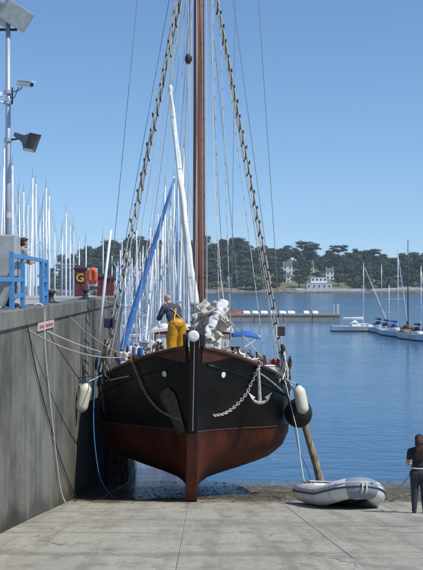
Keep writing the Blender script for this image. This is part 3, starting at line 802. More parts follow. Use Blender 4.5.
    line(Vector((mx - .45, MASTY, 11)), at(100, 380, 32.8), .010, 'wire', 'topmast_shroud')
    line(Vector((mx + 1.62, MASTY, 11)), at(284, 384, 33.5), .010, 'wire', 'topmast_shroud')
    line(Vector((mx + .70, MASTY, 11)), at(284, 386, 32.8), .010, 'wire', 'topmast_shroud')
    for tx, fx, fy, w, m_ in ((-.30, 106, 382, .013, 'rope_white'), (-.26, 117, 382, .013, 'rope_white'), (-.20, 133, 382, .011, 'rope_tan'), (-.14, 143, 382, .011, 'rope_white'), (.30, 268, 386, .012, 'rope_white'), (.18, 280, 386, .011, 'rope_tan'), (.2, 283, 387, .011, 'rope_white'), (-.34, 110, 382, .010, 'wire'), (-.22, 128, 382, .009, 'rope_white'), (-.10, 155, 380, .009, 'rope_white'), (-.12, 165, 372, .010, 'rope_tan'), (-.08, 172, 368, .009, 'rope_white'), (.12, 247, 384, .009, 'wire')):
        line(Vector((mx + tx, MASTY - .05, 10.8)), at(fx, fy, 32.2), w, m_, 'backstay')
    for x0, y0, x1, y1, w, m_ in ((206, -60, 207, 318, .012, 'rope_white'), (212, -60, 219, 318, .011, 'rope_white'), (217, -60, 231, 340, .011, 'rope_white'), (205, -60, 226, 332, .009, 'rope_tan'), (236, -60, 231, 342, .008, 'wire'), (193, -60, 186, 320, .011, 'rope_white'), (190, -60, 181, 322, .010, 'rope_tan'), (188, -60, 190, 325, .012, 'rope_white'), (196.5, -60, 197, 318, .013, 'rope_white'), (202, -60, 203, 318, .016, 'rope_tan'), (199.5, -60, 200.5, 318, .010, 'canvas_brown')):
        b = at(x1, y1, MASTY - .45); a = at(x0, y0, MASTY - .28); line(a, b, w, m_, 'halyard')
    # block hanging beside the mast
    c = at(188.5, 59, MASTY - .3)
    MB().ell(c, (.11, .08, .17)).build('pulley_block', 'iron_dark', ship, smooth=True)
    line(c + Vector((0, 0, .15)), at(191, -60, MASTY - .2), .012, 'rope_tan', 'halyard')
    # forestay to the stem head
    line(TOP + Vector((0, -.15, .1)), roll(Vector((0, -.3, 4.3))), .014, 'wire', 'forestay')
    # slim furled sail standing up from the foredeck
    a = at(170.5, 92, 31.2); b = at(194.5, 306, 29.4); pts = [b.lerp(a, t / 16) + Vector((.004 * math.sin(t * 1.9), .004 * math.cos(t * 1.3), 0)) for t in range(17)]
    rr = [.115, .12, .115, .105, .10, .095, .09, .086, .084, .08, .076, .073, .07, .066, .064, .06, .055]
    fs = folded(pts, rr, 2).build('furled_jib', 'canvas_white', ship, smooth=True)
    for i in range(2, 16, 4):
        p = pts[i]; q = (pts[i] - pts[i - 1]).normalized()
        MB().tube([p - q * .012, p + q * .012], rr[i] + .006, 14).build('gasket', 'rope_white', fs)
    MB().ell(a + Vector((0, 0, .06)), (.07, .07, .15)).build('halyard_head', 'canvas_white', fs, smooth=True)
    line(a + Vector((0, 0, .1)), at(190, -60, MASTY - .2), .010, 'rope_white', 'halyard')
    line(a + Vector((0, 0, .1)), at(176, -40, MASTY - .2), .009, 'rope_tan', 'halyard')
    # pole lashed to the port shrouds
    MB().tube([at(97.5, 350, 30.4), at(104, 290, 30.6), at(111, 230, 30.8)], [.035, .042, .034], 8).build('lashed_pole', 'white_paint', ship, smooth=True)
ship_rig()

def ship_deck():
    # bowsprit run in, its white end over the stem
    e = at(193.5, 336, 26.75); f = Vector((e.x + .05, 31.6, e.z - .30))
    MB().tube([e + Vector((0, .06, 0)), f], [.125, .15], 16).build('bowsprit', 'varnish', ship, smooth=True)
    MB().lathe([(.05, -.022), (.125, -.018), (.142, .0), (.145, .13), (.13, .14)], e, (f - e).to_track_quat('Z', 'Y').to_matrix(), 20).build('bowsprit_cap', 'white_paint', ship, smooth=True)
    # knightheads and windlass
    for dx in (-.22, .22):
        p = DKZ(.45); MB().box(p + Vector((dx, 0, .32)), (.13, .17, .74)).build('knighthead', 'iron_dark', ship, bevel=.02)
    p = DKZ(2.6)
    MB().tube([p + Vector((-.75, 0, .42)), p + Vector((-.3, 0, .42)), p + Vector((.3, 0, .42)), p + Vector((.75, 0, .42))], [.13, .19, .19, .13], 12).build('windlass_barrel', 'iron_dark', ship, smooth=True)
    for dx in (-.5, .5): MB().box(p + Vector((dx, .02, .26)), (.10, .32, .60)).build('windlass_bitt', 'varnish', ship, bevel=.02)
    # hatch the sailor stands on
    p = DKZ(1.3); MB().box(p + Vector((-.3, .05, .12)), (.95, .8, .24)).build('fore_hatch', 'white_paint', ship, bevel=.02)
    # heaps of sail on the foredeck
    rs_ = random.Random(3); me_ = MB()
    for k in range(30):
        px = rs_.uniform(199, 217); py = rs_.uniform(308, 337); c = at(px, py, 28.7 + rs_.uniform(0, .55))
        R = Euler((rs_.uniform(-.7, .7), rs_.uniform(-1.0, 1.0), rs_.uniform(-.9, .9))).to_matrix(); w_, h_ = rs_.uniform(.16, .30), rs_.uniform(.18, .36)
        f1, f2, p1, p2, am = rs_.uniform(6, 12), rs_.uniform(2, 5), rs_.uniform(0, 6), rs_.uniform(0, 6), rs_.uniform(.03, .055)
        rows = []
        for u in np.linspace(-1, 1, 9):
            rows.append([c + R @ Vector((v * w_ * (1 - .25 * u), am * math.sin(v * w_ * f1 * 3 + p1 + u) + .04 * math.sin(u * f2 + p2) - .08 * v * v, u * h_)) for v in np.linspace(-1, 1, 15)])
        me_.grid(rows)
    o = link_mesh('sail_heap', me_.mesh('sail_heap', 'canvas_cream', SHIP, True), ship); o.modifiers.new('s', 'SOLIDIFY').thickness = .012
    MB().tube([at(207, 340, 28.9), at(208, 305, 29.0)], .16, 10).build('sail_stow', 'canvas_cream', ship, smooth=True)
    a = at(205, 338, 28.25); b = at(224, 301, 28.7)
    mb = MB(); pts = [a.lerp(b, i / 10) + Vector((.02 * math.sin(i * 2.2), 0, .015 * math.cos(i * 3))) for i in range(11)]
    fu = folded(pts, [.06, .085, .10, .11, .115, .12, .125, .14, .145, .13, .11], 5).build('rolled_sail', 'canvas_white', ship, smooth=True)
    for i in (3, 6):
        q = (pts[i + 1] - pts[i]).normalized(); MB().tube([pts[i] - q * .008, pts[i] + q * .008], .135 if i < 6 else .154, 14).build('gasket', 'rope_white', fu)
    MB().tube([b, at(221, 280, 29.2), at(214, 180, 30.5), at(211, -60, 32)], .010, 5).build('halyard', 'rope_white', ship)
    # deckhouse
    Y = 36.2; x0, x1 = at(153, 0, Y).x, at(232, 0, Y).x; zt = at(0, 330, Y).z; zb = zt - 1.5
    h = MB().box(((x0 + x1) / 2, Y + 1.4, (zt + zb) / 2), (x1 - x0 - .1, 2.8, zt - zb)).build('deckhouse', 'cabin_red', ship, bevel=.02)
    rf = MB(); rows = []
    for y in (Y - .12, Y + 2.95):
        rows.append([Vector((x0 - .06 + (x1 - x0 + .12) * i / 8, y, zt + .10 - .10 * (i / 4 - 1) ** 2)) for i in range(9)])
    rf.grid(rows); rows2 = [[p - Vector((0, 0, .09)) for p in r] for r in rows]; rf.grid(rows2)
    rf.grid([rows[0], rows2[0]]); rf.grid([rows[1], rows2[1]]); rf.grid([[rows[0][0], rows[1][0]], [rows2[0][0], rows2[1][0]]]); rf.grid([[rows[0][-1], rows[1][-1]], [rows2[0][-1], rows2[1][-1]]])
    rf.build('roof', 'white_paint', h)
    n = 5; w = (x1 - x0) / n
    for i in range(n):
        xc = x0 + w * (i + .5)
        fr = MB().box((xc, Y - .012, zt - .42), (w * .66, .03, .56)).build('window', 'white_paint', h, bevel=.006)
    for i in range(n):
        xc = x0 + w * (i + .5); MB().box((xc, Y - .03, zt - .42), (w * .48, .012, .40)).build('pane', 'lamp_glass', h)
    # gear on the roof and about the decks
    for px, py, r in ((164, 327, .16), (172, 326, .13), (216, 326, .14), (226, 327, .17)):
        MB().ell(at(px, py, Y + 1), (r * 1.3, r, r * .8)).build('stowed_bag', 'canvas_white', ship, smooth=True)
    # blue boat cover over the stern quarter
    a = at(231, 336, 38.5); b = at(259, 338, 38.2); mb = MB(); rows = []
    for i in range(9):
        t = i / 8; c = a.lerp(b, t); hgt = .22 * math.sin(math.pi * (.12 + .76 * t)); rows.append([c + Vector((0, y, hgt * (1 - y * y * 1.4))) for y in (-.7, -.4, 0, .4, .7)])
    mb.grid(rows); me = mb.mesh('boat_cover', 'canvas_blue', SHIP, True); o = link_mesh('boat_cover', me, ship); o.modifiers.new('s', 'SOLIDIFY').thickness = .03
    MB().tube([b + Vector((-.2, 0, .05)), b + Vector((.05, 0, .03))], .06, 8).build('cover_roll', 'white_paint', ship)
    MB().tube([at(222, 312, 33), at(282, 380, 33)], .014, 5).build('sheet', 'rope_white', ship)
    MB().tube([at(258.5, 338, 38.2), at(228, 358, 33)], .014, 5).build('sheet', 'rope_white', ship)
    rg = random.Random(11)
    for i, (px, py, kind, m_) in enumerate(((142, 355, 'coil', 'rope_tan'), (149, 350, 'box', 'white_paint'), (157, 350, 'bag', 'canvas_cream'), (133, 359, 'coil', 'rope_white'), (125, 360, 'box', 'white_paint'), (153, 342, 'bag', 'canvas_white'), (162, 354, 'box', 'maroon'), (146, 343, 'box', 'alloy_white'), (120, 364, 'bag', 'canvas_cream'), (137, 351, 'vent', 'white_paint'),
            (233, 355, 'bag', 'canvas_cream'), (239, 358, 'box', 'cabin_red'), (246, 359, 'coil', 'rope_white'), (253, 360, 'bag', 'canvas_white'), (261, 364, 'box', 'maroon'), (268, 367, 'box', 'white_paint'), (243, 352, 'vent', 'white_paint'), (226, 350, 'coil', 'rope_tan'), (274, 372, 'coil', 'rope_white'))):
        c = at(px, py, 30.3 + (i % 3) * .45)
        if kind == 'bag':
            b_ = MB()
            for q in range(5):
                v = Vector((rg.uniform(-.16, .16), rg.uniform(-.1, .1), rg.uniform(-.10, .02))); w = Vector((rg.uniform(-.2, .2), rg.uniform(-.1, .1), rg.uniform(-.04, .08)))
                b_.tube([c + v - w, c + v, c + v + w], [.04, .085, .045], 8)
            me = remesh(b_, 'deck_gear', .022, 1, .02, 14); me.transform(Matrix.Translation(-SHIP)); me.materials.append(M[m_]); link_mesh('sail_bag', me, ship)
        elif kind == 'box':
            R = Euler((0, 0, rg.uniform(-.6, .6))).to_matrix(); w = rg.uniform(.22, .36); h_ = rg.uniform(.14, .24)
            bx = MB().box(c - Vector((0, 0, .08)), (w, .3, h_), R).build('deck_locker', m_, ship, bevel=.015)
            MB().box(c - Vector((0, 0, .08 - h_ / 2 - .012)), (w + .03, .33, .025), R).build('lid', m_, bx, bevel=.006)
        elif kind == 'coil':
            pts = [c + Vector((.15 * math.cos(t) * (1 - t * .008), .15 * math.sin(t), -.12 + t * .008)) for t in [q * .5 for q in range(46)]]
            MB().tube(pts, .022, 6).build('rope_coil', m_, ship, smooth=True)
        else:
            MB().tube(smooth_path([c - Vector((0, 0, .35)), c - Vector((0, 0, .1)), c + Vector((0, -.03, .02)), c + Vector((0, -.13, .05))], 4), [.06] * 8 + [.07, .08, .10, .11, .12], 12, caps=False).build('cowl_vent', m_, ship, smooth=True)
    for k in range(46):
        left = k % 2 == 0
        px = rg.uniform(112, 165) if left else rg.uniform(226, 280)
        rail_y = (376 - (px - 100) * .42) if left else (352 + (px - 215) * .40)
        c = at(px, rail_y - rg.uniform(-2, 13), 29.9 + rg.uniform(0, 1.8)); kind = rg.choice(('block', 'pin', 'hank', 'hank', 'rag', 'pin'))
        if kind == 'block': MB().ell(c, (.06, .05, .09), Euler((rg.uniform(-.6, .6), rg.uniform(-.6, .6), 0)).to_matrix()).build('pulley_block', rg.choice(('iron_dark', 'varnish', 'white_paint')), ship, smooth=True)
        elif kind == 'pin': MB().tube([c - Vector((rg.uniform(-.1, .1), 0, .25)), c + Vector((rg.uniform(-.08, .08), 0, .12))], [.022, .03], 6).build('belaying_pin', rg.choice(('varnish', 'alloy_white', 'iron_dark')), ship)
        elif kind == 'hank':
            pts = [c + Vector((.07 * math.cos(t) * (1 + .2 * math.sin(t * .3)), .05 * math.sin(t * .7), .10 * math.sin(t))) for t in [q * .55 for q in range(30)]]
            MB().tube(pts, .013, 5).build('rope_hank', rg.choice(('rope_white', 'rope_tan', 'rope_blue', 'rope_white')), ship, smooth=True)
        else:
            rows = [[c + Vector((u * .16, .05 * math.sin(u * 5 + k), v * .12 + .03 * math.sin(u * 9 + v * 3))) for u in np.linspace(-1, 1, 9)] for v in np.linspace(-1, 1, 6)]
            o = link_mesh('cloth', MB().grid(rows).mesh('cloth', rg.choice(('canvas_white', 'canvas_cream', 'cabin_red', 'canvas_blue')), SHIP, True), ship); o.modifiers.new('s', 'SOLIDIFY').thickness = .012
    for (xa, ya, xb, yb) in ((135, 344, 152, 358), (142, 352, 162, 343), (128, 350, 150, 362)):
        MB().bar(at(xa, ya, 30.3), at(xb, yb, 30.0), .06).build('spar', 'wood_pole', ship, bevel=.01)
    # fairleads where chain and anchor pass the rail
    pL = hp(1.58, sheer(1.58), -1) ; pR = hp(1.75, sheer(1.75), 1)
    for p in (pL, pR): MB().box(p + Vector((0, 0, .12)), (.22, .2, .12)).build('fairlead', 'varnish', ship, bevel=.03)
    # port chain
    def onhull(px, z, s, off=.05):
        w = abs(px - 191) / 38.0; return hp(hull_d(w, z), z, s, off)
    cl = [pL + Vector((-.03, -.12, .1))] + [onhull(px, z, -1) for px, z in ((135, 3.1), (141, 2.75), (149, 2.45), (159, 2.22), (172, 2.1), (183, 2.08))]
    tag(chain(cl, .10, .0125).build('port_chain', 'chain_rust', ship), None, None, None, 'stuff')
    cl = [pR + Vector((0, -.14, .05))] + [onhull(px, z, 1) for px, z in ((249, 3.0), (243, 2.65), (233, 2.36), (221, 2.17), (208, 2.16))]
    tag(chain(cl, .11, .015).build('starboard_chain', 'galvanised', ship), None, None, None, 'stuff')
    # anchor hanging at the starboard bow
    c = onhull(253, 2.75, 1, .16); top = Vector((c.x - .02, c.y - .05, pR.z + .02)); bot = Vector((c.x + .02, c.y - .1, top.z - .98))
    an = MB().tube([top, bot], [.035, .05], 8).build('anchor', 'galvanised', ship)
    arc = [bot + Vector((.26 * math.sin(t), -.05 * math.cos(t), .26 - .26 * math.cos(t) - .02)) for t in [math.radians(a) for a in range(-70, 71, 10)]]
    MB().tube(arc, [.02 + .028 * math.sin(math.pi * i / (len(arc) - 1)) for i in range(len(arc))], 8).build('arms', 'galvanised', an)
    for k, sg in ((1, -1), (-2, 1)):
        p = arc[k]; b_ = MB(); t = (arc[k + 1] - arc[k - 1]).normalized()
        b_.add([p + Vector((sg * .10, -.02, .16)), p + Vector((sg * -.02, -.12, -.04)), p + Vector((sg * -.05, .10, -.04)), p + Vector((sg * -.1, -.01, .02)), p + Vector((0, -.01, .03))], [(0, 1, 4), (0, 4, 2), (1, 3, 4), (3, 2, 4), (0, 2, 3, 1)])
        b_.build('fluke', 'galvanised', an)
    MB().tube([top + Vector((-.05, -.34, -.1)), top + Vector((.05, .14, -.1))], .028, 6).build('stock', 'galvanised', an)
    th = [math.radians(a) for a in range(0, 361, 30)]
    MB().tube([top + Vector((.06 * math.cos(t), 0, .06 + .06 * math.sin(t))) for t in th], .016, 6).build('ring', 'galvanised', an)
ship_deck()

# fenders, prop, lines
def fender(px, py, Y, tilt, lab, hang):
    c = at(px, py, Y); f = thing('cylinder_fender', c, lab, 'fender', 'fenders on the ship')
    R = Euler((0, math.radians(tilt), 0)).to_matrix()
    MB().lathe([(.03, -.40), (.11, -.36), (.165, -.29), (.172, -.2), (.172, .2), (.165, .29), (.11, .36), (.05, .42), (.04, .46)], c, R, 20).build('body', 'fender_cream', f, smooth=True)
    MB().tube([c + R @ Vector((0, 0, .44)), hang], .012, 6).build('lanyard', 'rope_white', f)
    MB().lathe([(.05, .40), (.055, .44), (.05, .48)], c, R, 10).build('eye', 'rope_blue', f)
def ball(px, py, Y, r, lab, hang):
    c = at(px, py, Y); f = thing('ball_fender', c, lab, 'fender', 'fenders on the ship')
    prof = [(r * math.sin(a), -r * 1.06 * math.cos(a)) for a in [math.pi * i / 14 for i in range(1, 13)]] + [(.05, r * 1.12), (.05, r * 1.28), (.02, r * 1.3)]
    MB().lathe(prof, c, None, 24).build('body', 'rubber_black', f, smooth=True)
    MB().tube([c + Vector((0, 0, r * 1.25)), hang], .014, 6).build('lanyard', 'rope_dark', f)
railL = hp(3.2, sheer(3.2), -1, .05); railR = hp(3.2, sheer(3.2), 1, .05)
fender(83.5, 398, 29.6, -12 + 24, 'cream cylinder fender squeezed between ship and quay wall', railL)
fender(301, 400, 30.5, -12, 'cream cylinder fender hanging over the open-water side of the ship', railR)
ball(78, 391, 30.4, .30, 'black ball fender against the quay wall behind a cream fender', railL)
ball(298.5, 413, 31.0, .40, 'black ball fender under the cream fender on the open-water side', railR)
a = at(300, 408, 31.6); b = Vector((at(324, 0, 31.9).x, 31.9, slip_z(31.9)))
pr = thing('wooden_prop', b, 'weathered wooden prop leaning from the slip up to the hull', 'prop')
pts_ = [b.lerp(a, t / 6) + Vector((random.uniform(-.012, .012), random.uniform(-.012, .012), .03 if t == 0 else 0)) for t in range(7)]
MB().tube(pts_, [.115, .12, .11, .112, .10, .10, .09], 9).build('pole', 'wood_pole', pr)
MB().box(b + Vector((0, 0, .02)), (.36, .36, .06), Euler((-math.atan(SL), 0, 0)).to_matrix()).build('foot_pad', 'wood_pole', pr, bevel=.01)
def rope(name, pts, r, m, lab, grp='ropes and mooring lines'):
    tag(MB().tube(pts, r, 6).build(name, m, smooth=True), lab, 'rope', grp)
bowL = hp(1.58, sheer(1.58), -1) + Vector((0, 0, .15))
midL = hp(3.6, sheer(3.6), -1) + Vector((0, 0, .15))
rope('mooring_line', sag((QX - .42, 19.2, QZ + .16), bowL, .38), .017, 'rope_tan', 'sagging mooring line from the railing bollard to the bow')
rope('mooring_line', sag((QX - .42, 19.2, QZ + .2), midL + Vector((0, .4, .5)), .10), .014, 'rope_white', 'taut mooring line from the railing bollard to the shrouds')
rope('mooring_line', sag((QX - .42, 36, QZ + .18), at(146, 312, 33.5), .05), .014, 'rope_white', 'white line from the bollard by the lettered cabinet to the rigging')
rope('mooring_line', sag((QX - .42, 27.6, QZ + .18), bowL + Vector((-.2, .8, -.05)), .22), .014, 'rope_tan', 'slack line from the bare quay bollard to the ship rail')
X = QX + .03
rope('hanging_rope', smooth_path([(X - .2, 23.2, QZ + .02), (X, 23.25, QZ - .05), (X, 23.5, -1.46), (X + .01, 24.6, -3.2), (X + .02, 25.8, -4.8), (X + .1, 26.3, slip_z(26.3) + .03)], 6), .022, 'rope_white', 'pale rope hanging down the quay wall from the notice board')
rope('hanging_rope', smooth_path([(X - .2, 20.6, QZ + .02), (X, 20.7, QZ - .1), (X, 22.4, -1.9), (X + .01, 25.5, -3.9), (X + .02, 28.6, -5.5), (X + .1, 29.2, slip_z(29.2) + .03)], 6), .014, 'rope_dark', 'thin dark rope slanting down the whole quay wall')
rope('hanging_rope', smooth_path([at(100, 352, 29.8), at(95, 385, 29.2), at(93.5, 420, 28.9), at(96, 455, 28.6), at(101, 480, 28.6), (at(113, 0, 28.9).x, 28.9, slip_z(28.9) + .02)], 6), .014, 'rope_blue', 'blue rope dangling from the port rail to the slip')
rope('hanging_rope', [railR, at(297.5, 432, 30.4), at(301, 462, 29), at(305, 486, 26.6)], .012, 'rope_white', 'thin white painter from the ship side to the dinghy stern')
rope('hanging_rope', smooth_path([railR, at(294, 425, 30.6), at(299, 450, 30), at(309, 474, 29), (at(313, 0, 28.6).x, 28.6, slip_z(28.6) + .02)], 5), .010, 'rope_dark', 'thin dark rope hanging behind the dinghy')

# ================================================================== DINGHY
def dinghy():
    px = 3.36; Y = 25.75
    d = thing('inflatable_dinghy', (px, Y, slip_z(Y)), 'grey inflatable dinghy with a dark blue-grey bow patch, drawn up on the slip', 'dinghy', world=False)
    R = Matrix.Rotation(-math.atan(SL), 4, 'X') @ Matrix.Rotation(math.radians(191), 4, 'Z') @ Matrix.Rotation(math.radians(-3), 4, 'Y')
    d.rotation_euler = R.to_euler()
    r = .235
    path = []
    for y in np.linspace(-1.35, .35, 8): path.append((-.60, y, r))
    for a in np.linspace(0, math.pi, 15)[1:-1]:
        path.append((-.60 * math.cos(a), .35 + 1.0 * math.sin(a) ** .9, r + .26 * math.sin(a) ** 1.5))
    for y in np.linspace(.35, -1.35, 8): path.append((.60, y, r))
    rad = [r * .45, r * .82] + [r] * (len(path) - 4) + [r * .82, r * .45]
    path[0] = (-.60, -1.55, r); path[-1] = (.60, -1.55, r); path[1] = (-.60, -1.42, r); path[-2] = (.60, -1.42, r)
    path = [Vector(p) for p in path]
    # lift the rear bow sections off the ground gradually
    tube = MB().tube(path, rad, 22).build('tube', 'dinghy_grey', d, smooth=True)
    n = len(path); mid = n // 2
    MB().tube(smooth_path(path[mid - 2:mid + 3], 4), r + .006, 22, caps=False).build('bow_patch', 'dinghy_blue_grey', tube, smooth=True)
    # rub strake along the outside
    out = []
    for i, p in enumerate(path[1:-1]):
        t = (path[i + 2] - path[i]).normalized(); o = Vector((t.y, -t.x, 0)) * -1; o = o.normalized()
        out.append(p + o * (rad[i + 1] + .004) + Vector((0, 0, .035)))
    MB().tube(out, .024, 8).build('rub_strake', 'dinghy_dark', tube, smooth=True)
    out2 = [p + Vector((0, 0, .10)) - (p - q).normalized() * .035 for p, q in zip(out, path[1:-1])]
    MB().tube(smooth_path(out2[2:-2], 2), .011, 6).build('grab_line', 'rope_white', tube, smooth=True)
    for i in (4, 8, 12, 16, 20, 24):
        if i < len(out2): MB().box(out2[i] - (out2[i] - path[i + 1]).normalized() * .006, (.08, .08, .03)).build('line_patch', 'dinghy_blue_grey', tube, bevel=.008)
    for i in (4, 7, mid - 4, mid + 4, n - 8, n - 5):
        q = (path[i + 1] - path[i - 1]).normalized(); MB().tube([path[i] - q * .022, path[i] + q * .022], rad[i] + .003, 22, caps=False).build('seam', 'dinghy_seam', tube, smooth=True)
    MB().lathe([(.03, 0), (.03, .012), (.02, .02)], path[6] + Vector((-.12, 0, r - .02)), None, 12).build('valve', 'rubber_black', tube)
    # bow handle and ring
    pb = path[mid]; t = Vector((0, 1, 0))
    MB().tube(smooth_path([pb + Vector((-.05, r + .0, -.13)), pb + Vector((-.05, r + .05, -.04)), pb + Vector((-.05, r + .02, .13))], 4), .018, 6).build('bow_handle', 'fender_cream', tube)
    MB().tube(smooth_path([pb + Vector((.05, r + .0, -.13)), pb + Vector((.05, r + .05, -.04)), pb + Vector((.05, r + .02, .13))], 4), .018, 6).build('bow_handle', 'fender_cream', tube)
    MB().tube([pb + Vector((-.07, r + .01, .06)), pb + Vector((.07, r + .01, .06))], .018, 6).build('tow_ring', 'galvanised', tube)
    # floor, transom, thwart
    fl = MB().grid([[Vector((x, y, .13 + .10 * max(0, y - .3) + (.05 if x else 0))) for x in (-.5, 0, .5)] for y in (-1.3, -.5, .3, .8, 1.05)]).build('floor', 'dinghy_floor', d, smooth=True)
    ke = MB().grid([[Vector((x, y, (.02 if x == 0 else .10) + .16 * max(0, y - .1))) for x in (-.5, 0, .5)] for y in (-1.3, -.5, .3, .8, 1.1)]).build('hull_bottom', 'dinghy_dark', d, smooth=True)
    tr = MB().box((0, -1.22, .30), (.86, .045, .48)).build('transom', 'white_paint', d, bevel=.01)
    MB().box((0, -.25, .36), (1.0, .24, .035)).build('thwart', 'dinghy_floor', d, bevel=.008)
    for s in (-1, 1):
        MB().tube([(s * .52, -1.1, .50), (s * .46, .75, .56)], .02, 8).build('oar', 'wood_pole', d)
        MB().box((s * .53, -1.25, .50), (.10, .36, .02)).build('oar_blade', 'wood_pole', d, bevel=.005)
    for (x, y, q) in ((-.42, -.95, .10), (-.15, -.9, .13), (.2, -1.0, .11), (.4, -.8, .1)):
        MB().ell((x, y, .40), (q * 1.2, q, q * 1.3)).build('stowed_bundle', 'canvas_white', d, smooth=True)
dinghy()

# ================================================================== PEOPLE
def person(name, loc, lab, heading, J, voxel=.012):
    """J: list of (kind, tag, ...) shapes in body coordinates, facing +y; fused to one surface, coloured by nearest shape"""
    p = thing(name, loc, lab, 'person', world=False); p.rotation_euler = (0, 0, heading)
    mb = MB(); segs = []
    mats = []
    for e in J:
        if e[0] == 'limb':
            _, tg, pts, rs = e; pts = [Vector(q) for q in pts]
            mb.tube(smooth_path(pts, 3) if len(pts) > 2 else pts, ([rs[0]] * 0 + [interp(i / (3 * (len(pts) - 1)) * (len(pts) - 1), list(enumerate(rs))) for i in range(3 * (len(pts) - 1) + 1)]) if len(pts) > 2 else rs, 12)
            for q, r in zip(pts, rs): mb.ell(q, (r, r, r), None, 10, 6)
            for (a, b), (r1, r2) in zip(zip(pts, pts[1:]), zip(rs, rs[1:])): segs.append((tg, a, b, (r1 + r2) / 2))
        else:
            _, tg, c, r, R = e; R = R.to_matrix() if R else None
            mb.ell(c, r, R, 16, 10); segs.append((tg, Vector(c), Vector(c) + Vector((0, 0, .001)), sum(r) / 3))
    me = remesh(mb, 'body', voxel, 2)
    tags = sorted({s[0] for s in segs}); 
    for t in tags: me.materials.append(M[t])
    C = np.array([tuple(q.center) for q in me.polygons]); best = np.full(len(C), 1e9); idx = np.zeros(len(C), int)
    for tg, a, b, r in segs:
        a_, b_ = np.array(a), np.array(b); ab = b_ - a_; t = np.clip(((C - a_) @ ab) / max(1e-9, ab @ ab), 0, 1)
        dd = np.linalg.norm(C - (a_ + t[:, None] * ab), axis=1) - r
        k = dd < best; best[k] = dd[k]; idx[k] = tags.index(tg)
    me.polygons.foreach_set('material_index', idx.astype(np.int32))
    return p, link_mesh('body', me, p)
def hand(tg, w, d, side, curl=.5):
    """palm and five fingers from wrist w along d"""
    w = Vector(w); d = Vector(d).normalized(); u = d.cross(Vector((0, 0, 1)) if abs(d.z) < .9 else Vector((1, 0, 0))).normalized(); n = d.cross(u)
    out = [('limb', tg, [w, w + d * .045, w + d * .085], [.026, .034, .030])]
    for k, L in enumerate((.065, .078, .074, .058)):
        b = w + d * .085 + u * (k - 1.5) * .021; m_ = b + d * L * .55 - n * .01 * curl; e = m_ + d * L * .45 * (1 - curl * .6) - n * L * .5 * curl
        out.append(('limb', tg, [b, m_, e], [.0105, .0095, .008]))
    b = w + d * .03 - u * .03 * side; out.append(('limb', tg, [b, b + d * .035 - u * .022 * side, b + d * .065 - u * .026 * side], [.013, .011, .009]))
    return out
def head(tg, c, R):
    Rm = R.to_matrix(); c = Vector(c); f = lambda x, y, z: c + Rm @ Vector((x, y, z))
    out = [('ell', tg, f(0, -.01, .025), (.076, .095, .098), R), ('ell', tg, f(0, .02, -.055), (.058, .07, .062), R),
           ('ell', tg, f(0, .098, -.012), (.014, .022, .026), R), ('ell', tg, f(0, .078, -.085), (.026, .02, .02), R), ('ell', tg, f(0, .085, .032), (.05, .016, .012), R),
           ('ell', tg, f(.080, -.008, 0), (.012, .024, .034), R), ('ell', tg, f(-.080, -.008, 0), (.012, .024, .034), R)]
    return out
def face_bits(parent, c, R, brow='hair_dark'):
    Rm = R.to_matrix(); f = lambda x, y, z: Vector(c) + Rm @ Vector((x, y, z))
    for s in (-1, 1):
        MB().ell(f(.032 * s, .079, .008), (.015, .010, .010), Rm).build('eye', 'white_paint', parent, (0, 0, 0), True)
        MB().ell(f(.032 * s, .087, .008), (.006, .005, .006), Rm).build('iris', 'hair_dark', parent, (0, 0, 0), True)
        MB().ell(f(.032 * s, .086, .032), (.022, .008, .005), Rm).build('eyebrow', brow, parent, (0, 0, 0), True)
    MB().ell(f(0, .086, -.056), (.026, .008, .007), Rm).build('lips', 'skin', parent, (0, 0, 0), True)

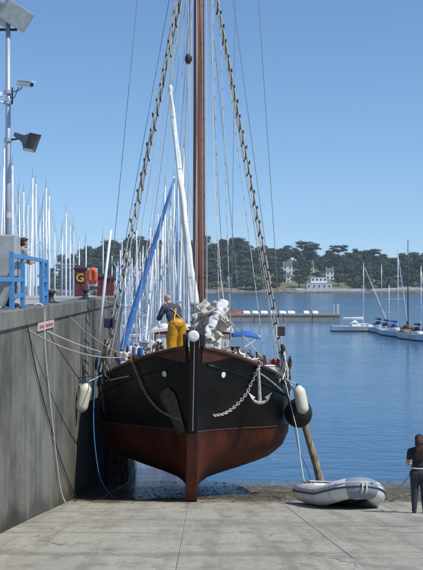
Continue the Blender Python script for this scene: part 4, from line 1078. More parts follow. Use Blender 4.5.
def sailor():
    # stands on the fore hatch, bent a little over the furled sail; faces the sail and half away from us
    E = Euler
    loc = DKZ(1.3) + Vector((0, 0, .24)); loc.x = at(177, 0, loc.y).x; loc.y += .02
    lean = lambda x, y, z: (x - max(0, z - .95) * .16, y + max(0, z - .92) * .42 + (max(0, z - 1.35) * .22), z - max(0, z - .92) * .09)
    J = []
    for s in (-1, 1):
        J += [('limb', 'oilskin_yellow', [(s * .10, 0, .93), (s * .135, .03, .50), (s * .145, -.01, .12)], [.145, .13, .115]),
              ('limb', 'shoe', [(s * .145, -.03, .05), (s * .155, .15, .042)], [.052, .045])]
    J += [('ell', 'oilskin_yellow', (0, -.01, .97), (.225, .17, .17), None), ('ell', 'jacket_navy', lean(0, 0, 1.09), (.225, .165, .13), None)]
    J += [('ell', 'jacket_navy', lean(0, 0, 1.22), (.225, .155, .17), E((-.3, 0, 0))), ('ell', 'jacket_navy', lean(0, 0, 1.38), (.235, .145, .15), E((-.35, 0, 0))), ('limb', 'jacket_navy', [lean(-.17, 0, 1.46), lean(0, 0, 1.50), lean(.17, 0, 1.46)], [.075, .085, .075])]
    nk = Vector(lean(0, .02, 1.57)); R = E((-.5, -.15, .45)); hc = nk + Vector((0, .07, .115))
    J += [('limb', 'skin', [nk - Vector((0, .02, .06)), nk + Vector((0, .03, .04))], [.06, .056])] + head('skin', hc, R)
    # right arm forward to the sail, left arm lower
    sh = Vector(lean(.20, 0, 1.45)); el = sh + Vector((.09, .14, -.25)); wr = el + Vector((.0, .24, .06))
    J += [('limb', 'jacket_navy', [sh, el, wr], [.085, .072, .055])] + hand('skin', wr, (-.05, .9, .1), 1)
    sh = Vector(lean(-.20, 0, 1.45)); el = sh + Vector((-.09, .08, -.27)); wr = el + Vector((.07, .25, -.02))
    J += [('limb', 'jacket_navy', [sh, el, wr], [.085, .072, .055])] + hand('skin', wr, (.2, .9, 0), -1)
    p, b = person('person', loc, 'bald person in yellow oilskin trousers and navy jacket working on the ship foredeck', math.radians(24), J)
    face_bits(b, hc, R)
    # crossed braces of the oilskins, proud of the jacket
    for s in (-1, 1):
        pts = [Vector(lean(s * .13, -.185, 1.02)), Vector(lean(s * .06, -.185, 1.20)), Vector(lean(-s * .03, -.175, 1.36)), Vector(lean(-s * .10, -.10, 1.50)), Vector(lean(-s * .115, -.02, 1.565)), Vector(lean(-s * .11, .09, 1.50)), Vector(lean(-s * .10, .13, 1.38))]
        MB().tube(smooth_path(pts, 4), .019, 8, flat=.5).build('brace', 'yellow_paint', p, (0, 0, 0), True)
sailor()

def onlooker():
    E = Euler; loc = Vector((QX - .52, 22.35, QZ))
    J = []
    lean = lambda x, y, z: (x, y + max(0, z - .86) * .50, z - max(0, z - .86) * .22)
    for s in (-1, 1):
        J += [('limb', 'trouser_dark', [(s * .09, -.02, .90), (s * .10, .02, .48), (s * .10, -.04, .10)], [.105, .078, .058]), ('limb', 'shoe', [(s * .10, -.06, .05), (s * .11, .12, .04)], [.048, .042])]
    J += [('ell', 'trouser_dark', (0, -.03, .93), (.165, .12, .12), None)]
    J += [('ell', 'shirt_grey', lean(0, 0, 1.08), (.165, .11, .15), E((-.5, 0, 0))), ('ell', 'shirt_grey', lean(0, 0, 1.26), (.185, .12, .15), E((-.5, 0, 0))), ('limb', 'shirt_grey', [lean(-.15, 0, 1.38), lean(0, 0, 1.42), lean(.15, 0, 1.38)], [.065, .075, .065])]
    nk = Vector(lean(0, .02, 1.49)); R = E((-.15, 0, 0.0)); hc = nk + Vector((0, .06, .12))
    J += [('limb', 'skin', [nk - Vector((0, .02, .05)), nk + Vector((0, .03, .05))], [.056, .052])] + head('skin', hc, R)
    for s in (-1, 1):
        sh = Vector(lean(s * .18, 0, 1.38)); el = sh + Vector((s * .06, .10, -.26)); wr = el + Vector((-s * .10, .20, .03))
        J += [('limb', 'shirt_grey', [sh, sh.lerp(el, .6)], [.062, .055]), ('limb', 'skin', [sh.lerp(el, .6), el, wr], [.046, .043, .032])] + hand('skin', wr, (-s * .6, .6, -.05), s)
    p, b = person('person', loc, 'dark-haired person in a grey shirt leaning on the blue quay railing', math.radians(-42), J); p.scale = (.9, .9, .9)
    face_bits(b, hc, R)
    Rm = R.to_matrix(); f = lambda x, y, z: hc + Rm @ Vector((x, y, z))
    hm = MB().ell(f(0, -.022, .045), (.084, .098, .092), Rm); hm.ell(f(0, -.055, -.01), (.078, .062, .07), Rm); hm.ell(f(0, .045, .098), (.06, .05, .026), Rm)
    me = remesh(hm, 'hair', .012, 2, .006, 40); me.materials.append(M['hair_dark']); link_mesh('hair', me, p)
onlooker()

def bystander():
    E = Euler; c = on_slip(419.5, 513); loc = Vector((c.x, c.y, slip_z(c.y)))
    J = []
    for s in (-1, 1):
        J += [('limb', 'trouser_dark', [(s * .085, 0, .86), (s * .09, .01, .47), (s * .095, -.02, .10)], [.105, .072, .048]), ('limb', 'shoe', [(s * .095, -.035, .045), (s * .105, .14, .036)], [.044, .038])]
    J += [('ell', 'trouser_dark', (0, -.02, .88), (.17, .125, .13), None), ('ell', 'trouser_dark', (-.075, -.05, .85), (.085, .09, .10), None), ('ell', 'trouser_dark', (.075, -.05, .85), (.085, .09, .10), None)]
    J += [('ell', 'top_black', (0, 0, 1.05), (.145, .105, .14), None), ('ell', 'top_black', (0, 0, 1.22), (.165, .115, .15), None), ('limb', 'top_black', [(-.145, 0, 1.35), (0, -.01, 1.385), (.145, 0, 1.35)], [.058, .068, .058])]
    hc = Vector((.0, .02, 1.565)); R = E((-.25, 0, .1))
    J += [('limb', 'skin', [(0, 0, 1.38), (0, .01, 1.50)], [.050, .047])] + head('skin', hc, R)
    for s in (-1, 1):
        sh = Vector((s * .175, -.01, 1.345)); el = sh + Vector((s * .045, .0, -.27)); wr = el + Vector((-s * .03, .20, -.06))
        J += [('limb', 'top_black', [sh, sh.lerp(el, .55)], [.055, .047]), ('limb', 'skin', [sh.lerp(el, .55), el, wr], [.041, .037, .027])] + hand('skin', wr, (-s * .5, .8, -.1), s)
    p, b = person('person', loc, 'long-haired person in dark clothes with a pale belt, standing on the slip', math.radians(-8), J); p.scale = (1.14, 1.16, 1.0)
    face_bits(b, hc, R, 'hair_auburn')
    Rm = R.to_matrix(); f = lambda x, y, z: hc + Rm @ Vector((x, y, z))
    hm = MB().ell(f(0, -.028, .045), (.092, .105, .095), Rm); hm.ell((0, -.075, 1.52), (.098, .07, .13)); hm.ell((0, -.10, 1.38), (.10, .05, .16)); hm.ell((.03, -.105, 1.27), (.07, .035, .13)); hm.ell((-.05, -.10, 1.29), (.05, .035, .12))
    me = remesh(hm, 'hair', .012, 2, .009, 26); me.materials.append(M['hair_auburn']); link_mesh('hair', me, p)
    MB().tube([(.155 * math.cos(t), .112 * math.sin(t) - .008, .985 + .006 * math.sin(t)) for t in [2 * math.pi * i / 28 for i in range(29)]], .017, 8).build('belt', 'belt_pale', p, (0, 0, 0), True)
    return loc
bl = bystander()
rope('mooring_line', sag(Vector((4.28, 24.75, slip_z(24.75) + .42)), Vector((bl.x - .10, bl.y + .22, slip_z(bl.y) + .92)), .16), .013, 'rope_tan', 'tan painter between the dinghy bow and the standing person')

# ================================================================== YACHTS
def yacht(lab, loc, rz, L=9.0, H=12.0, hull='gelcoat', boot_='boot_blue', mast='alloy_white', cover='canvas_blue', jib='canvas_white', group='moored yachts', rake_=0.0, detail=True, boom_up=0.0, wooden=False, jib_k=1.0):
    y = thing('yacht', loc, lab, 'yacht', group, rz, world=False); O = (0, 0, 0)
    B = L * .165; fb = .72 + L * .012
    st = np.linspace(0, 1, 11)
    def hb(t): return B * min(1, (1 - max(0, (t - .42) / .58) ** 2.2)) * (.72 + .28 * min(1, t / .35))
    def shz(t): return fb * (1 + .30 * (t - .35) ** 2 * 2)
    rows = []; rb = []
    for s in (1, -1):
        u = []; lo = []; 
        for t in st:
            x = -L * .5 + L * t; w = max(.02, hb(t)); z = shz(t)
            u.append([Vector((x + (.03 * L if t == 1 else 0) * q / 3, s * w * (.86 + .14 * q / 3), .14 + (z - .14) * q / 3)) for q in range(4)])
            lo.append([Vector((x, s * w * k, zz)) for k, zz in ((.05, -.45), (.62, -.18), (.84, .07), (.86, .14))])
        rows.append(u); rb.append(lo)
    mb = MB(); mb.grid(rows[0]); mb.grid(rows[1])
    mb.add([rows[0][0][q] for q in range(4)] + [rows[1][0][q] for q in range(4)], [(i, i + 1, 5 + i, 4 + i) for i in range(3)])
    h = mb.build('hull', hull, y, O, True)
    mb = MB(); mb.grid(rb[0]); mb.grid(rb[1]); mb.build('boot_top', boot_, y, O, True)
    dk = MB().grid([[Vector((-L * .5 + L * t, f * max(.02, hb(t)) * .985, shz(t) - .015 + .05 * (1 - f * f))) for f in (-1, 0, 1)] for t in st]).build('deck', 'teak' if wooden else 'gelcoat', y, O, True)
    # coachroof
    cr = MB(); R = []
    for t, zz, k in ((.36, .44, .60), (.45, .46, .60), (.56, .42, .58), (.66, .34, .50), (.74, .05, .42)):
        x = -L * .5 + L * t; w = hb(t) * k; z = shz(t)
        R.append([Vector((x, -w * 1.08, z - .02)), Vector((x, -w, z + zz * .8)), Vector((x, 0, z + zz)), Vector((x, w, z + zz * .8)), Vector((x, w * 1.08, z - .02))])
    cr.grid(R); cr.add(R[0], [(0, 1, 2, 3, 4)])
    c = cr.build('cabin', 'gelcoat' if not wooden else 'teak', y, O)
    for s in (-1, 1):
        for t in (.43, .54, .63):
            x = -L * .5 + L * t; w = hb(t) * .585 * 1.035; z = shz(t) + .20
            MB().box((x, s * w, z), (L * .06, .03, .13)).build('window', 'glass_dark', c, O)
    # mast and rig
    mxp = L * .08; dz = shz(.58) + .4; r0 = .045 + H * .0022
    top = Vector((mxp - rake_, 0, H))
    ms = MB().tube([(mxp, 0, shz(.58) + .02), (mxp - rake_ * .5, 0, H * .55), top], [r0, r0, r0 * .72], 8).build('mast', mast, y, O, True)
    if detail: MB().tube([top, top + Vector((-.02, 0, .55))], .012, 5).build('aerial', 'wire', ms, O); MB().bar(top + Vector((-.3, 0, .08)), top + Vector((.25, 0, .08)), .02).build('wind_vane', 'wire', ms, O)
    sp = []
    for q, wd in ((.45, .95), (.72, .75)):
        z = H * q; xx = mxp - rake_ * q; MB().bar((xx, -wd, z), (xx, wd, z), .07, .035).build('spreader', mast, ms, O); sp.append((xx, wd, z))
    bow = Vector((L * .5 + .03 * L, 0, shz(1) + .02)); stn = Vector((-L * .5, 0, shz(0)))
    rw = .007
    MB().tube([top, stn], rw, 4).build('backstay', 'wire', y, O)
    for s in (-1, 1):
        MB().tube([top, (sp[1][0], s * sp[1][1], sp[1][2]), (sp[0][0], s * sp[0][1], sp[0][2]), (mxp - .1, s * hb(.58), shz(.58))], rw, 4).build('shroud', 'wire', y, O)
        MB().tube([(mxp - rake_ * .45, 0, H * .45), (mxp + .25, s * hb(.6) * .97, shz(.6))], rw, 4).build('lower_shroud', 'wire', y, O)
        if detail:
            pts = [Vector((-L * .5 + L * t, s * hb(t) * .97, shz(t) + .58)) for t in (.02, .2, .4, .6, .8, .93)]
            MB().tube(pts, .010, 4).build('guard_wire', 'wire', y, O)
            for p in pts: MB().tube([p - Vector((0, 0, .58)), p], .014, 5).build('stanchion', 'alloy_white', y, O)
    hd = Vector((mxp - rake_ * .95 + .08, 0, H * .955))
    if jib:
        n = 10; pts = [bow.lerp(hd, .05 + .92 * i / n) for i in range(n + 1)]; rr = [.035 + .06 * math.sin(math.pi * min(1, (i + 1.2) / n * .9)) ** .8 * (1 - i / n * .65) for i in range(n + 1)]
        MB().tube(pts, [q * jib_k for q in rr], 8).build('furled_jib', jib, y, O, True)
    MB().tube([bow, hd], rw, 4).build('forestay', 'wire', y, O)
    if detail: MB().tube(smooth_path([(L * .40, -.28, shz(.9)), (L * .42, -.3, shz(.9) + .6), (L * .52, 0, shz(1) + .62), (L * .42, .3, shz(.9) + .6), (L * .40, .28, shz(.9))], 3), .016, 5).build('pulpit', 'alloy_white', y, O)
    be = Vector((mxp - L * .38, 0, dz + .75 + boom_up)); bs = Vector((mxp - .1, 0, dz + .7))
    bm_ = MB().tube([bs, be], .07, 8).build('boom', mast, y, O)
    n = 8; pts = [bs.lerp(be, i / n) + Vector((0, 0, .13 + .05 * (1 - i / n))) for i in range(n + 1)]
    MB().tube(pts, [.20 - .012 * i + random.uniform(-.012, .012) for i in range(n + 1)], 8).build('sail_cover', cover, bm_, O, True)
    # sprayhood
    if detail:
        rows_ = []
        for x, k in ((-L * .16, .0), (-L * .12, .8), (-L * .08, 1.0), (-L * .04, .55)):
            rows_.append([Vector((x + (.1 * k), w * hb(.35) * .62, shz(.4) + .38 + .62 * k * (1 - abs(w) ** 3 * .55))) for w in (-1, -.6, 0, .6, 1)])
        MB().grid(rows_).build('sprayhood', cover, y, O, True)
    return y
def mast_at(lab, px, topy, Y, rz=None, **k):
    """yacht whose mast stands in line with photo column px, its top at row topy, at distance Y"""
    H = (VY - topy) / F * Y - WATER; rz = random.choice((math.radians(90), math.radians(-90))) + random.uniform(-.1, .1) if rz is None else rz
    L = k.pop('L', max(7.5, min(12.5, H * .72)))
    m = Vector((math.cos(rz), math.sin(rz), 0)) * L * .08
    return yacht(lab, at(px, 285, Y) * 1 - m + Vector((0, 0, WATER)), rz, L=L, H=H, **k)
GA = 'yachts moored beyond the quay'
hid = 'yacht moored beyond the quay, only its pale mast showing above the wall'
for px, ty, Y, m_ in ((4, 148, 58, 'alloy_white'), (13, 166, 60, 'alloy_white'), (19, 188, 66, 'alloy_grey'), (23.5, 192, 74, 'alloy_white'), (32.5, 178, 62, 'alloy_white'), (36, 184, 70, 'alloy_white'), (43, 200, 84, 'alloy_grey'), (46, 188, 66, 'alloy_white'), (49, 196, 76, 'alloy_white'), (62, 226, 98, 'alloy_grey'), (66, 213, 74, 'alloy_white'), (70, 226, 92, 'alloy_white'), (73.5, 224, 82, 'alloy_grey'), (86, 237, 90, 'alloy_grey'), (103, 235, 86, 'alloy_grey'), (40, 214, 110, 'alloy_grey'), (55, 232, 120, 'alloy_white'), (28, 205, 104, 'alloy_white'), (10, 186, 90, 'alloy_grey'), (79, 241, 108, 'alloy_white')):
    mast_at(hid, px, ty, Y, mast=m_, group=GA, jib=random.choice(('canvas_white', None, None, None)), cover=random.choice(('canvas_blue', 'canvas_navy')), rake_=random.uniform(0, .2))
# behind the ship, bows on or broadside, only masts and rigging clear of it
GB = 'yachts moored behind the ship'
mast_at('yacht behind the ship with a broad blue furled foresail', 178, 160, 62, rz=math.radians(180 - 12), L=9.4, jib='canvas_skyblue', mast='alloy_blue', group=GB, jib_k=2.3)
for px, ty, Y, m_, lab in ((165, 186, 72, 'alloy_white', 'yacht behind the ship with white mast left of the blue foresail head'), (170.5, 198, 84, 'alloy_grey', 'yacht behind the ship with the thin grey mast by the blue foresail'), (174, 176, 78, 'alloy_white', 'yacht behind the ship whose white mast crosses the slim furled jib'), (183.5, 148, 66, 'alloy_white', 'tallest yacht behind the ship, white mast beside the wooden mast'), (158, 214, 92, 'alloy_white', 'yacht behind the ship whose mast tops out near the ratlines'), (188, 190, 88, 'alloy_blue', 'yacht behind the ship with pale blue mast close to the wooden mast'), (153, 238, 104, 'alloy_white', 'short-masted yacht behind the ship above the bent sailor')):
    mast_at(lab, px, ty, Y, mast=m_, group=GB, rz=math.radians(random.choice((-90, 90)) + random.uniform(-8, 8)))
rm = random.Random(21)
for k in range(17):
    Y = rm.uniform(66, 112); px = 116 + k * 4.3 + rm.uniform(-1.5, 1.5); ty = 262 - (k / 17) * 58 + rm.uniform(-16, 16)
    mast_at('yacht in the crowded rows behind the ship, only its pale mast and rigging clear', px, ty, Y, mast=rm.choice(('alloy_white', 'alloy_white', 'alloy_grey', 'alloy_blue')), group='crowded yachts behind the ship', rz=math.radians(rm.choice((-90, 90)) + rm.uniform(-14, 14)), jib=rm.choice(('canvas_white', None, 'canvas_skyblue')), L=rm.uniform(8, 11))
# marina rows seen between quay and ship
GC = 'yachts in the marina past the quay end'
for px, ty, Y, cv, rz, lab, hu in ((118, 262, 150, 'canvas_blue', 20, 'marina yacht with bright blue covers just past the quay corner', 'gelcoat'), (127, 256, 132, 'canvas_blue', -150, 'marina yacht with white hull and blue boom cover beside the quay corner boat', 'gelcoat'),
    (136, 250, 124, 'canvas_navy', 80, 'marina yacht with navy cover seen end-on past the quay', 'gelcoat'), (143, 246, 128, 'canvas_white', -95, 'marina yacht with white sail cover seen end-on', 'gelcoat'), (149, 258, 138, 'canvas_white', 85, 'cream marina yacht seen end-on behind the deck gear', 'gelcoat_cream'),
    (157, 244, 122, 'canvas_white', -85, 'marina yacht with pale cover directly behind the bent sailor', 'gelcoat'), (163, 262, 160, 'canvas_navy', 100, 'grey marina yacht behind the deckhouse roof', 'gelcoat_grey'), (168, 250, 142, 'canvas_blue', 95, 'marina yacht with blue cover behind the deckhouse', 'gelcoat'), (132, 266, 175, 'canvas_green', 15, 'farther marina yacht with green cover', 'gelcoat'), (146, 268, 185, 'canvas_white', -165, 'farthest white marina yacht past the quay end', 'gelcoat')):
    mast_at(lab, px, ty, Y, rz=math.radians(rz), cover=cv, hull=hu, group=GC, L=8.6)
for px, ty, Y, cv, rz, lab, hu in ((122, 240, 104, 'canvas_blue', 12, 'long white marina yacht lying broadside beside the quay end, blue cover', 'gelcoat'), (140, 252, 112, 'canvas_white', -168, 'white marina yacht broadside behind the deck gear, white cover', 'gelcoat'),
    (152, 236, 108, 'canvas_blue', 170, 'white marina yacht broadside behind the sailor, blue cover', 'gelcoat'), (161, 250, 118, 'canvas_white', 6, 'pale grey marina yacht broadside behind the deckhouse', 'gelcoat_grey'), (130, 244, 118, 'canvas_navy', -172, 'white marina yacht broadside with navy cover past the quay end', 'gelcoat'), (171, 240, 126, 'canvas_white', 92, 'white marina yacht end-on in line with the slim furled jib', 'gelcoat'), (112, 256, 140, 'canvas_blue', 4, 'blue-hulled marina yacht at the quay corner', 'gelcoat_blue')):
    mast_at(lab, px, ty, Y, rz=math.radians(rz), cover=cv, hull=hu, group=GC, L=9.8)
# right hand pontoon
GD = 'yachts at the far pontoon'
mast_at('white sloop lying broadside in the open water off the pontoon end', 363.5, 263, 178, rz=0.03, L=9.2, cover='canvas_white', jib='canvas_white', boot_='boot_red', group=GD)
mast_at('small white yacht end-on beside the broadside sloop', 381.5, 264, 172, rz=math.radians(-82), L=8, cover='canvas_navy', jib=None, mast='alloy_grey', group=GD)
mast_at('cream yacht end-on with navy cover, among the far pontoon boats', 389, 285, 166, rz=math.radians(-85), L=7.6, cover='canvas_navy', jib=None, hull='gelcoat_cream', group=GD)
mast_at('white yacht end-on with a fat pale blue furled sail', 398, 253, 160, rz=math.radians(-80), L=9.5, cover='canvas_blue', jib='alloy_blue', group=GD)
mast_at('classic yacht with tall varnished mast and brown sail cover', 408, 240, 154, rz=math.radians(-98), L=10.5, mast='varnish', cover='canvas_brown', jib=None, boot_='boot_red', wooden=True, group=GD)
mast_at('white yacht end-on with navy cover at the far right pontoon', 421, 266, 148, rz=math.radians(-86), L=9, cover='canvas_navy', jib='canvas_white', group=GD)
mast_at('grey yacht beyond the classic yacht', 432, 258, 150, rz=math.radians(-90), L=9, hull='gelcoat_grey', cover='canvas_white', group=GD)

# ================================================================== FLOATING BREAKWATER
def breakwater():
    Y = 226; x0, x1 = at(196, 0, Y).x, at(341, 0, Y).x
    b = thing('floating_pontoon', ((x0 + x1) / 2, Y, WATER), 'long low concrete floating pontoon across the harbour', 'pontoon')
    n = 5; w = (x1 - x0) / n
    for i in range(n):
        MB().box((x0 + w * (i + .5), Y + 1.4, WATER + .62), (w - .12, 2.8, 1.9)).build('caisson', 'pontoon_concrete', b, bevel=.06)
        MB().box((x0 + w * (i + .5), Y - .06, WATER + 1.2), (w - .4, .11, .22)).build('fender_strip', 'teak', b)
    for px in (334, 337.5, 338.8):
        X = at(px, 0, Y).x; MB().tube([(X, Y + .5, WATER + 1.4), (X, Y + .5, WATER + 3.6)], .11, 8).build('pile', 'alloy_white', b)
    k = 0
    for px, L, m_, lab in ((214, 4.6, 'cabin_red', 'maroon dinghy resting on the floating pontoon'), (247, 1.5, 'gelcoat', None), (256, 1.45, 'gelcoat', None), (265, 1.6, 'gelcoat', None), (274, 1.3, 'gelcoat', None), (283, 1.6, 'gelcoat', None), (292, 1.5, 'gelcoat', None), (307, 1.2, 'gelcoat', None), (316, 1.2, 'gelcoat', None), (236, 3.5, 'cabin_red', None)):
        X = at(px, 0, Y).x
        lab = lab or ('maroon dinghy upturned close to the white dinghies on the pontoon' if m_ == 'cabin_red' else 'white dinghy upturned on the floating pontoon')
        t = thing('upturned_dinghy', (X, Y + 1.2, WATER + 1.57), lab, 'dinghy', 'small boats on the floating pontoon')
        rows = []
        for i in range(9):
            s = -1 + 2 * i / 8; ww = .75 * (1 - max(0, s) ** 2.4 * .95); hh = .62 * (1 - .35 * max(0, s) ** 2)
            rows.append([Vector((X + s * L / 2, Y + 1.2 + ww * math.cos(a), WATER + 1.60 + hh * math.sin(a))) for a in [math.pi * j / 6 for j in range(7)]])
        mb = MB().grid(rows); mb.add(rows[0], [tuple(range(7))]); mb.build('hull', m_, t, smooth=True)
        MB().box((X, Y + 1.2, WATER + 2.24), (L * .8, .05, .06)).build('keel_strip', 'teak', t)
breakwater()

# ================================================================== FAR SHORE
def ground_z(x, y):
    shore = 965 + 18 * mnoise.noise(Vector((x * .008, 0, 3))) + 10 * mnoise.noise(Vector((x * .03, 2, 0)))
    t = y - shore
    if t < 0: return WATER - 1.5 + max(-3, t * .05)
    hgt = 33 + 5 * mnoise.noise(Vector((x * .006, 7, 0)))
    if x < -95: hgt *= max(.05, 1 - (-95 - x) / 75)
    if x > 60: hgt *= max(.74, 1 - (x - 60) / 330)
    z = WATER + min(t * .13, 4.0) + hgt * sstep((t - 26) / 150) + 1.2 * mnoise.noise(Vector((x * .05, y * .05, 0)))
    return z
def shore():
    rows = []
    for y in list(np.linspace(940, 1010, 15)) + list(np.linspace(1020, 1200, 13)) + [1300, 1500]:
        rows.append([Vector((x, y, ground_z(x, y))) for x in np.linspace(-420, 760, 150)])
    tag(MB().grid(rows).build('far_shore', 'shore_ground', smooth=True), 'low grassy headland with a brown rocky beach across the water', None, None, 'structure')
    # trees
    def tree(name, lab, H, crown, leaf, n, flat=1.0, trunk_h=.3, top=False):
        t = thing(name, (0, 0, 0), lab, 'tree', 'trees on the far shore', world=False); O = (0, 0, 0)
        tb = MB().tube([(0, 0, -1), (.15, .1, H * trunk_h * .6), (.2, -.1, H * trunk_h), (0, 0, H * .8)], [.42, .34, .26, .08], 7)
        lob = []
        for k in range(n):
            a = random.random() * 6.283; rr = crown * math.sqrt(random.random()) * .8; zz = H * (trunk_h + (1 - trunk_h) * random.uniform(.12, .9))
            if top: zz = H * random.uniform(.74, .95); 
            prof = 1 if top else math.sin(math.pi * min(1, max(.08, (zz / H - trunk_h) / (1 - trunk_h) * .82 + .12)))
            c = Vector((math.cos(a) * rr * prof, math.sin(a) * rr * prof, zz)); lob.append(c)
            if k < 7: tb.tube([(0, 0, H * trunk_h * random.uniform(.7, 1.3)), c], [.16, .04], 5)
        tb.build('trunk', 'bark', t, O, True)
        cr = MB()
        for c in lob:
            R_ = crown * random.uniform(.16, .42)
            for q in range(46):
                d = Vector((random.gauss(0, 1), random.gauss(0, 1), random.gauss(0, 1) * .75 * flat)).normalized() * R_ * random.uniform(.35, 1.3); d.z *= .8 * flat
                p = c + d; s_ = random.uniform(.32, .75); u = Vector((random.gauss(0, 1), random.gauss(0, 1), random.gauss(0, 1))).normalized(); w = u.cross(d.normalized() + Vector((.01, 0, 0))).normalized()
                u = w.cross(d.normalized() * .8 + u * .4).normalized()
                cr.add([p - u * s_, p - w * s_ * .6, p + u * s_, p + w * s_ * .6], [(0, 1, 2, 3)])
        cr.build('crown', leaf, t, O); return t
    protos = [tree('evergreen_tree', 'dark rounded evergreen tree on the far shore', 13, 5.2, 'leaf_dark', 30), tree('broadleaf_tree', 'mid-green bushy broadleaf tree on the far shore', 11, 5.0, 'leaf_mid', 28, trunk_h=.22),
              tree('oak_tree', 'tall dark green oak on the far shore', 15, 5.6, 'leaf_dark', 34, trunk_h=.25), tree('olive_shrub_tree', 'low olive-green bushy tree on the far shore', 7, 4.0, 'leaf_olive', 20, trunk_h=.12)]
    pine = tree('umbrella_pine', 'umbrella pine with flat crown and bare trunk rising above the far trees', 20, 7.0, 'leaf_dark', 30, .55, .55, True)
    houses = [(288, 984), (330, 980), (320, 978)]
    SIGHT = ((283, 292.5, 1074), (285, 291, 1044), (326, 334, 1062), (310, 315, 1082), (227, 233, 1026), (118, 124, 1016), (128, 137, 1008), (306, 332, 1012))
    used = set(); made = 0; tries = 0
    while made < 560 and tries < 12000:
        tries += 1
        x = random.uniform(-150, 330); y = random.uniform(985, 1150)
        px = VX + x * F / y
        if px > 445: continue
        t = y - 965
        if px > 262 and t < 36 and random.random() < .9: continue
        if 281 < px < 294 and t < 72: continue
        if 300 < px < 356 and t < 58 and random.random() < .9: continue
        if px < 262 and t < 26: continue
        if any(a - 2.5 < px < b + 2.5 and y < Yh + 2 for a, b, Yh in SIGHT): continue
        if x < -95 and random.random() < (-95 - x) / 60: continue
        k = random.choice((0, 0, 1, 2, 2, 3)) if t > 45 else random.choice((3, 3, 1))
        p = protos[k]
        o = p if k not in used else copy_tree(p); used.add(k)
        s = random.uniform(.95, 1.4); 
        if x < -20: s *= 1.1
        if x > 50: s *= .84
        o.location = (x, y, ground_z(x, y) - .3); o.scale = (s * random.uniform(.85, 1.6), s * random.uniform(.85, 1.6), s * random.uniform(.8, 1.15)); o.rotation_euler = (0, 0, random.random() * 6.28); made += 1
    for i, (px, Y, s) in enumerate(((305, 1085, 1.45), (312.5, 1090, 1.3), (338, 1080, 1.4), (375, 1090, 1.05), (222, 1095, .8))):
        x = (px - VX) * Y / F; o = pine if i == 0 else copy_tree(pine); o.location = (x, Y, ground_z(x, Y)); o.scale = (s, s, s); o.rotation_euler = (0, 0, i * 1.3)
    # houses
    def house(px0, px1, Y, h, lab, roof='slate', wall='render_white', gable=True, wins=3, storeys=2, depth=9):
        a, b = at(px0, 0, Y).x, at(px1, 0, Y).x; c = (a + b) / 2; z0 = ground_z(c, Y) - .6; w = b - a
        t = thing('house', (c, Y, z0), lab, 'house', 'houses on the far shore')
        wl = MB(); wl.box((c, Y + depth / 2, z0 + h / 2), (w, depth, h)); wl.build('wall', wall, t)
        if gable:
            r = MB(); e = .5; rh = w * .0 + 3.2
            pts = [(a - e, Y - e, z0 + h), (b + e, Y - e, z0 + h), (b + e, Y + depth + e, z0 + h), (a - e, Y + depth + e, z0 + h), (a + .1, Y + depth / 2, z0 + h + rh), (b - .1, Y + depth / 2, z0 + h + rh)]
            r.add(pts, [(0, 1, 5, 4), (2, 3, 4, 5), (1, 2, 5), (3, 0, 4), (0, 3, 2, 1)]); rf = r.build('roof', roof, t)
            for x in (a + .9, b - .9): MB().box((x, Y + depth / 2, z0 + h + rh + .1), (.8, .7, 1.6)).build('chimney', wall, rf)
        else:
            MB().box((c, Y + depth / 2, z0 + h + .15), (w + .5, depth + .5, .3)).build('roof', 'render_grey', t)
        for s in range(storeys):
            for k in range(wins):
                x = a + w * (k + .5) / wins; z = z0 + h * (s + .58) / storeys
                f = MB().box((x, Y - .04, z), (min(1.5, w / wins * .5), .12, 1.6)).build('window', 'glass_dark', t)
                MB().box((x, Y - .08, z - .9), (min(1.9, w / wins * .62), .3, .14)).build('sill', wall, t)
        return t
    house(283, 292.5, 1062, 9, 'white gabled house among trees on the hillside', wins=2)
    house(286, 290.5, 1035, 7, 'small white house below the gabled one', wins=1)
    house(326, 334, 1050, 8.5, 'white house with grey roof by the umbrella pine', wins=2)
    house(310.5, 314, 1075, 8, 'white house half hidden among the hilltop trees', wins=1)
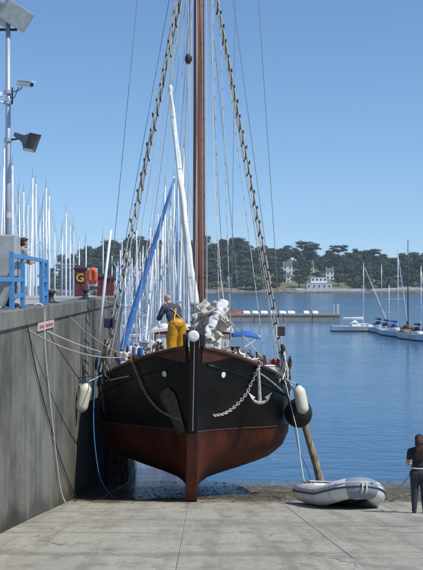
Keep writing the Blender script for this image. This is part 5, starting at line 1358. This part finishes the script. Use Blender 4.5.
    house(227, 233, 1020, 6, 'white cottage half hidden in the trees behind the rigging', wins=2, storeys=1)
    house(118, 124, 1010, 6.5, 'white cottage in the woods behind the marina masts', wins=2)
    house(128, 137, 1000, 6.5, 'cream house in the woods behind the marina masts', wins=3, wall='gelcoat_cream')
    m1 = house(306.5, 332, 995, 6.5, 'large pale stone building standing on the shore', gable=False, wall='render_grey', wins=5, storeys=1, depth=14)
    Yb = 997; a, b = at(311, 0, Yb).x, at(327, 0, Yb).x; z0 = m1.location.z + 6.8
    MB().box(((a + b) / 2, Yb + 5, z0 + 2.6), (b - a, 10, 5.2)).build('upper_storey', 'render_white', m1)
    MB().box(((a + b) / 2, Yb + 5, z0 + 5.3), (b - a + .5, 10.5, .25)).build('upper_roof', 'render_grey', m1)
    for k in range(4): MB().box((a + (b - a) * (k + .5) / 4, Yb - .05, z0 + 3), (1.7, .12, 1.8)).build('window', 'glass_dark', m1)
    # sea wall on the beach
    sw = thing('sea_wall', (100, 985, ground_z(100, 985)), 'low pale stone sea wall above the far beach', 'wall')
    for k in range(14):
        xa = at(296 + k * 9.3, 0, 985).x; xb = at(296 + (k + 1) * 9.3, 0, 985).x; z = min(ground_z(xa, 985), ground_z(xb, 985))
        MB().box(((xa + xb) / 2, 985, z + .6), (xb - xa - .15, .9, 2.8)).build('wall_section', 'render_grey', sw)
shore()

# ================================================================== AIR
hz = MB().box((0, 770, 24), (5300, 1680, 124))
HAZE = hz.build('haze', 'rock'); tag(HAZE, 'thin sea haze over the harbour', 'haze', None, 'stuff')
hm_ = bpy.data.materials.new('haze_air'); hm_.use_nodes = True; n_ = hm_.node_tree.nodes; n_.clear()
o_ = n_.new('ShaderNodeOutputMaterial'); v_ = n_.new('ShaderNodeVolumePrincipled')
v_.inputs['Color'].default_value = (.78, .87, 1, 1); v_.inputs['Density'].default_value = .00014; v_.inputs['Anisotropy'].default_value = .2
hm_.node_tree.links.new(v_.outputs['Volume'], o_.inputs['Volume']); HAZE.data.materials.clear(); HAZE.data.materials.append(hm_)
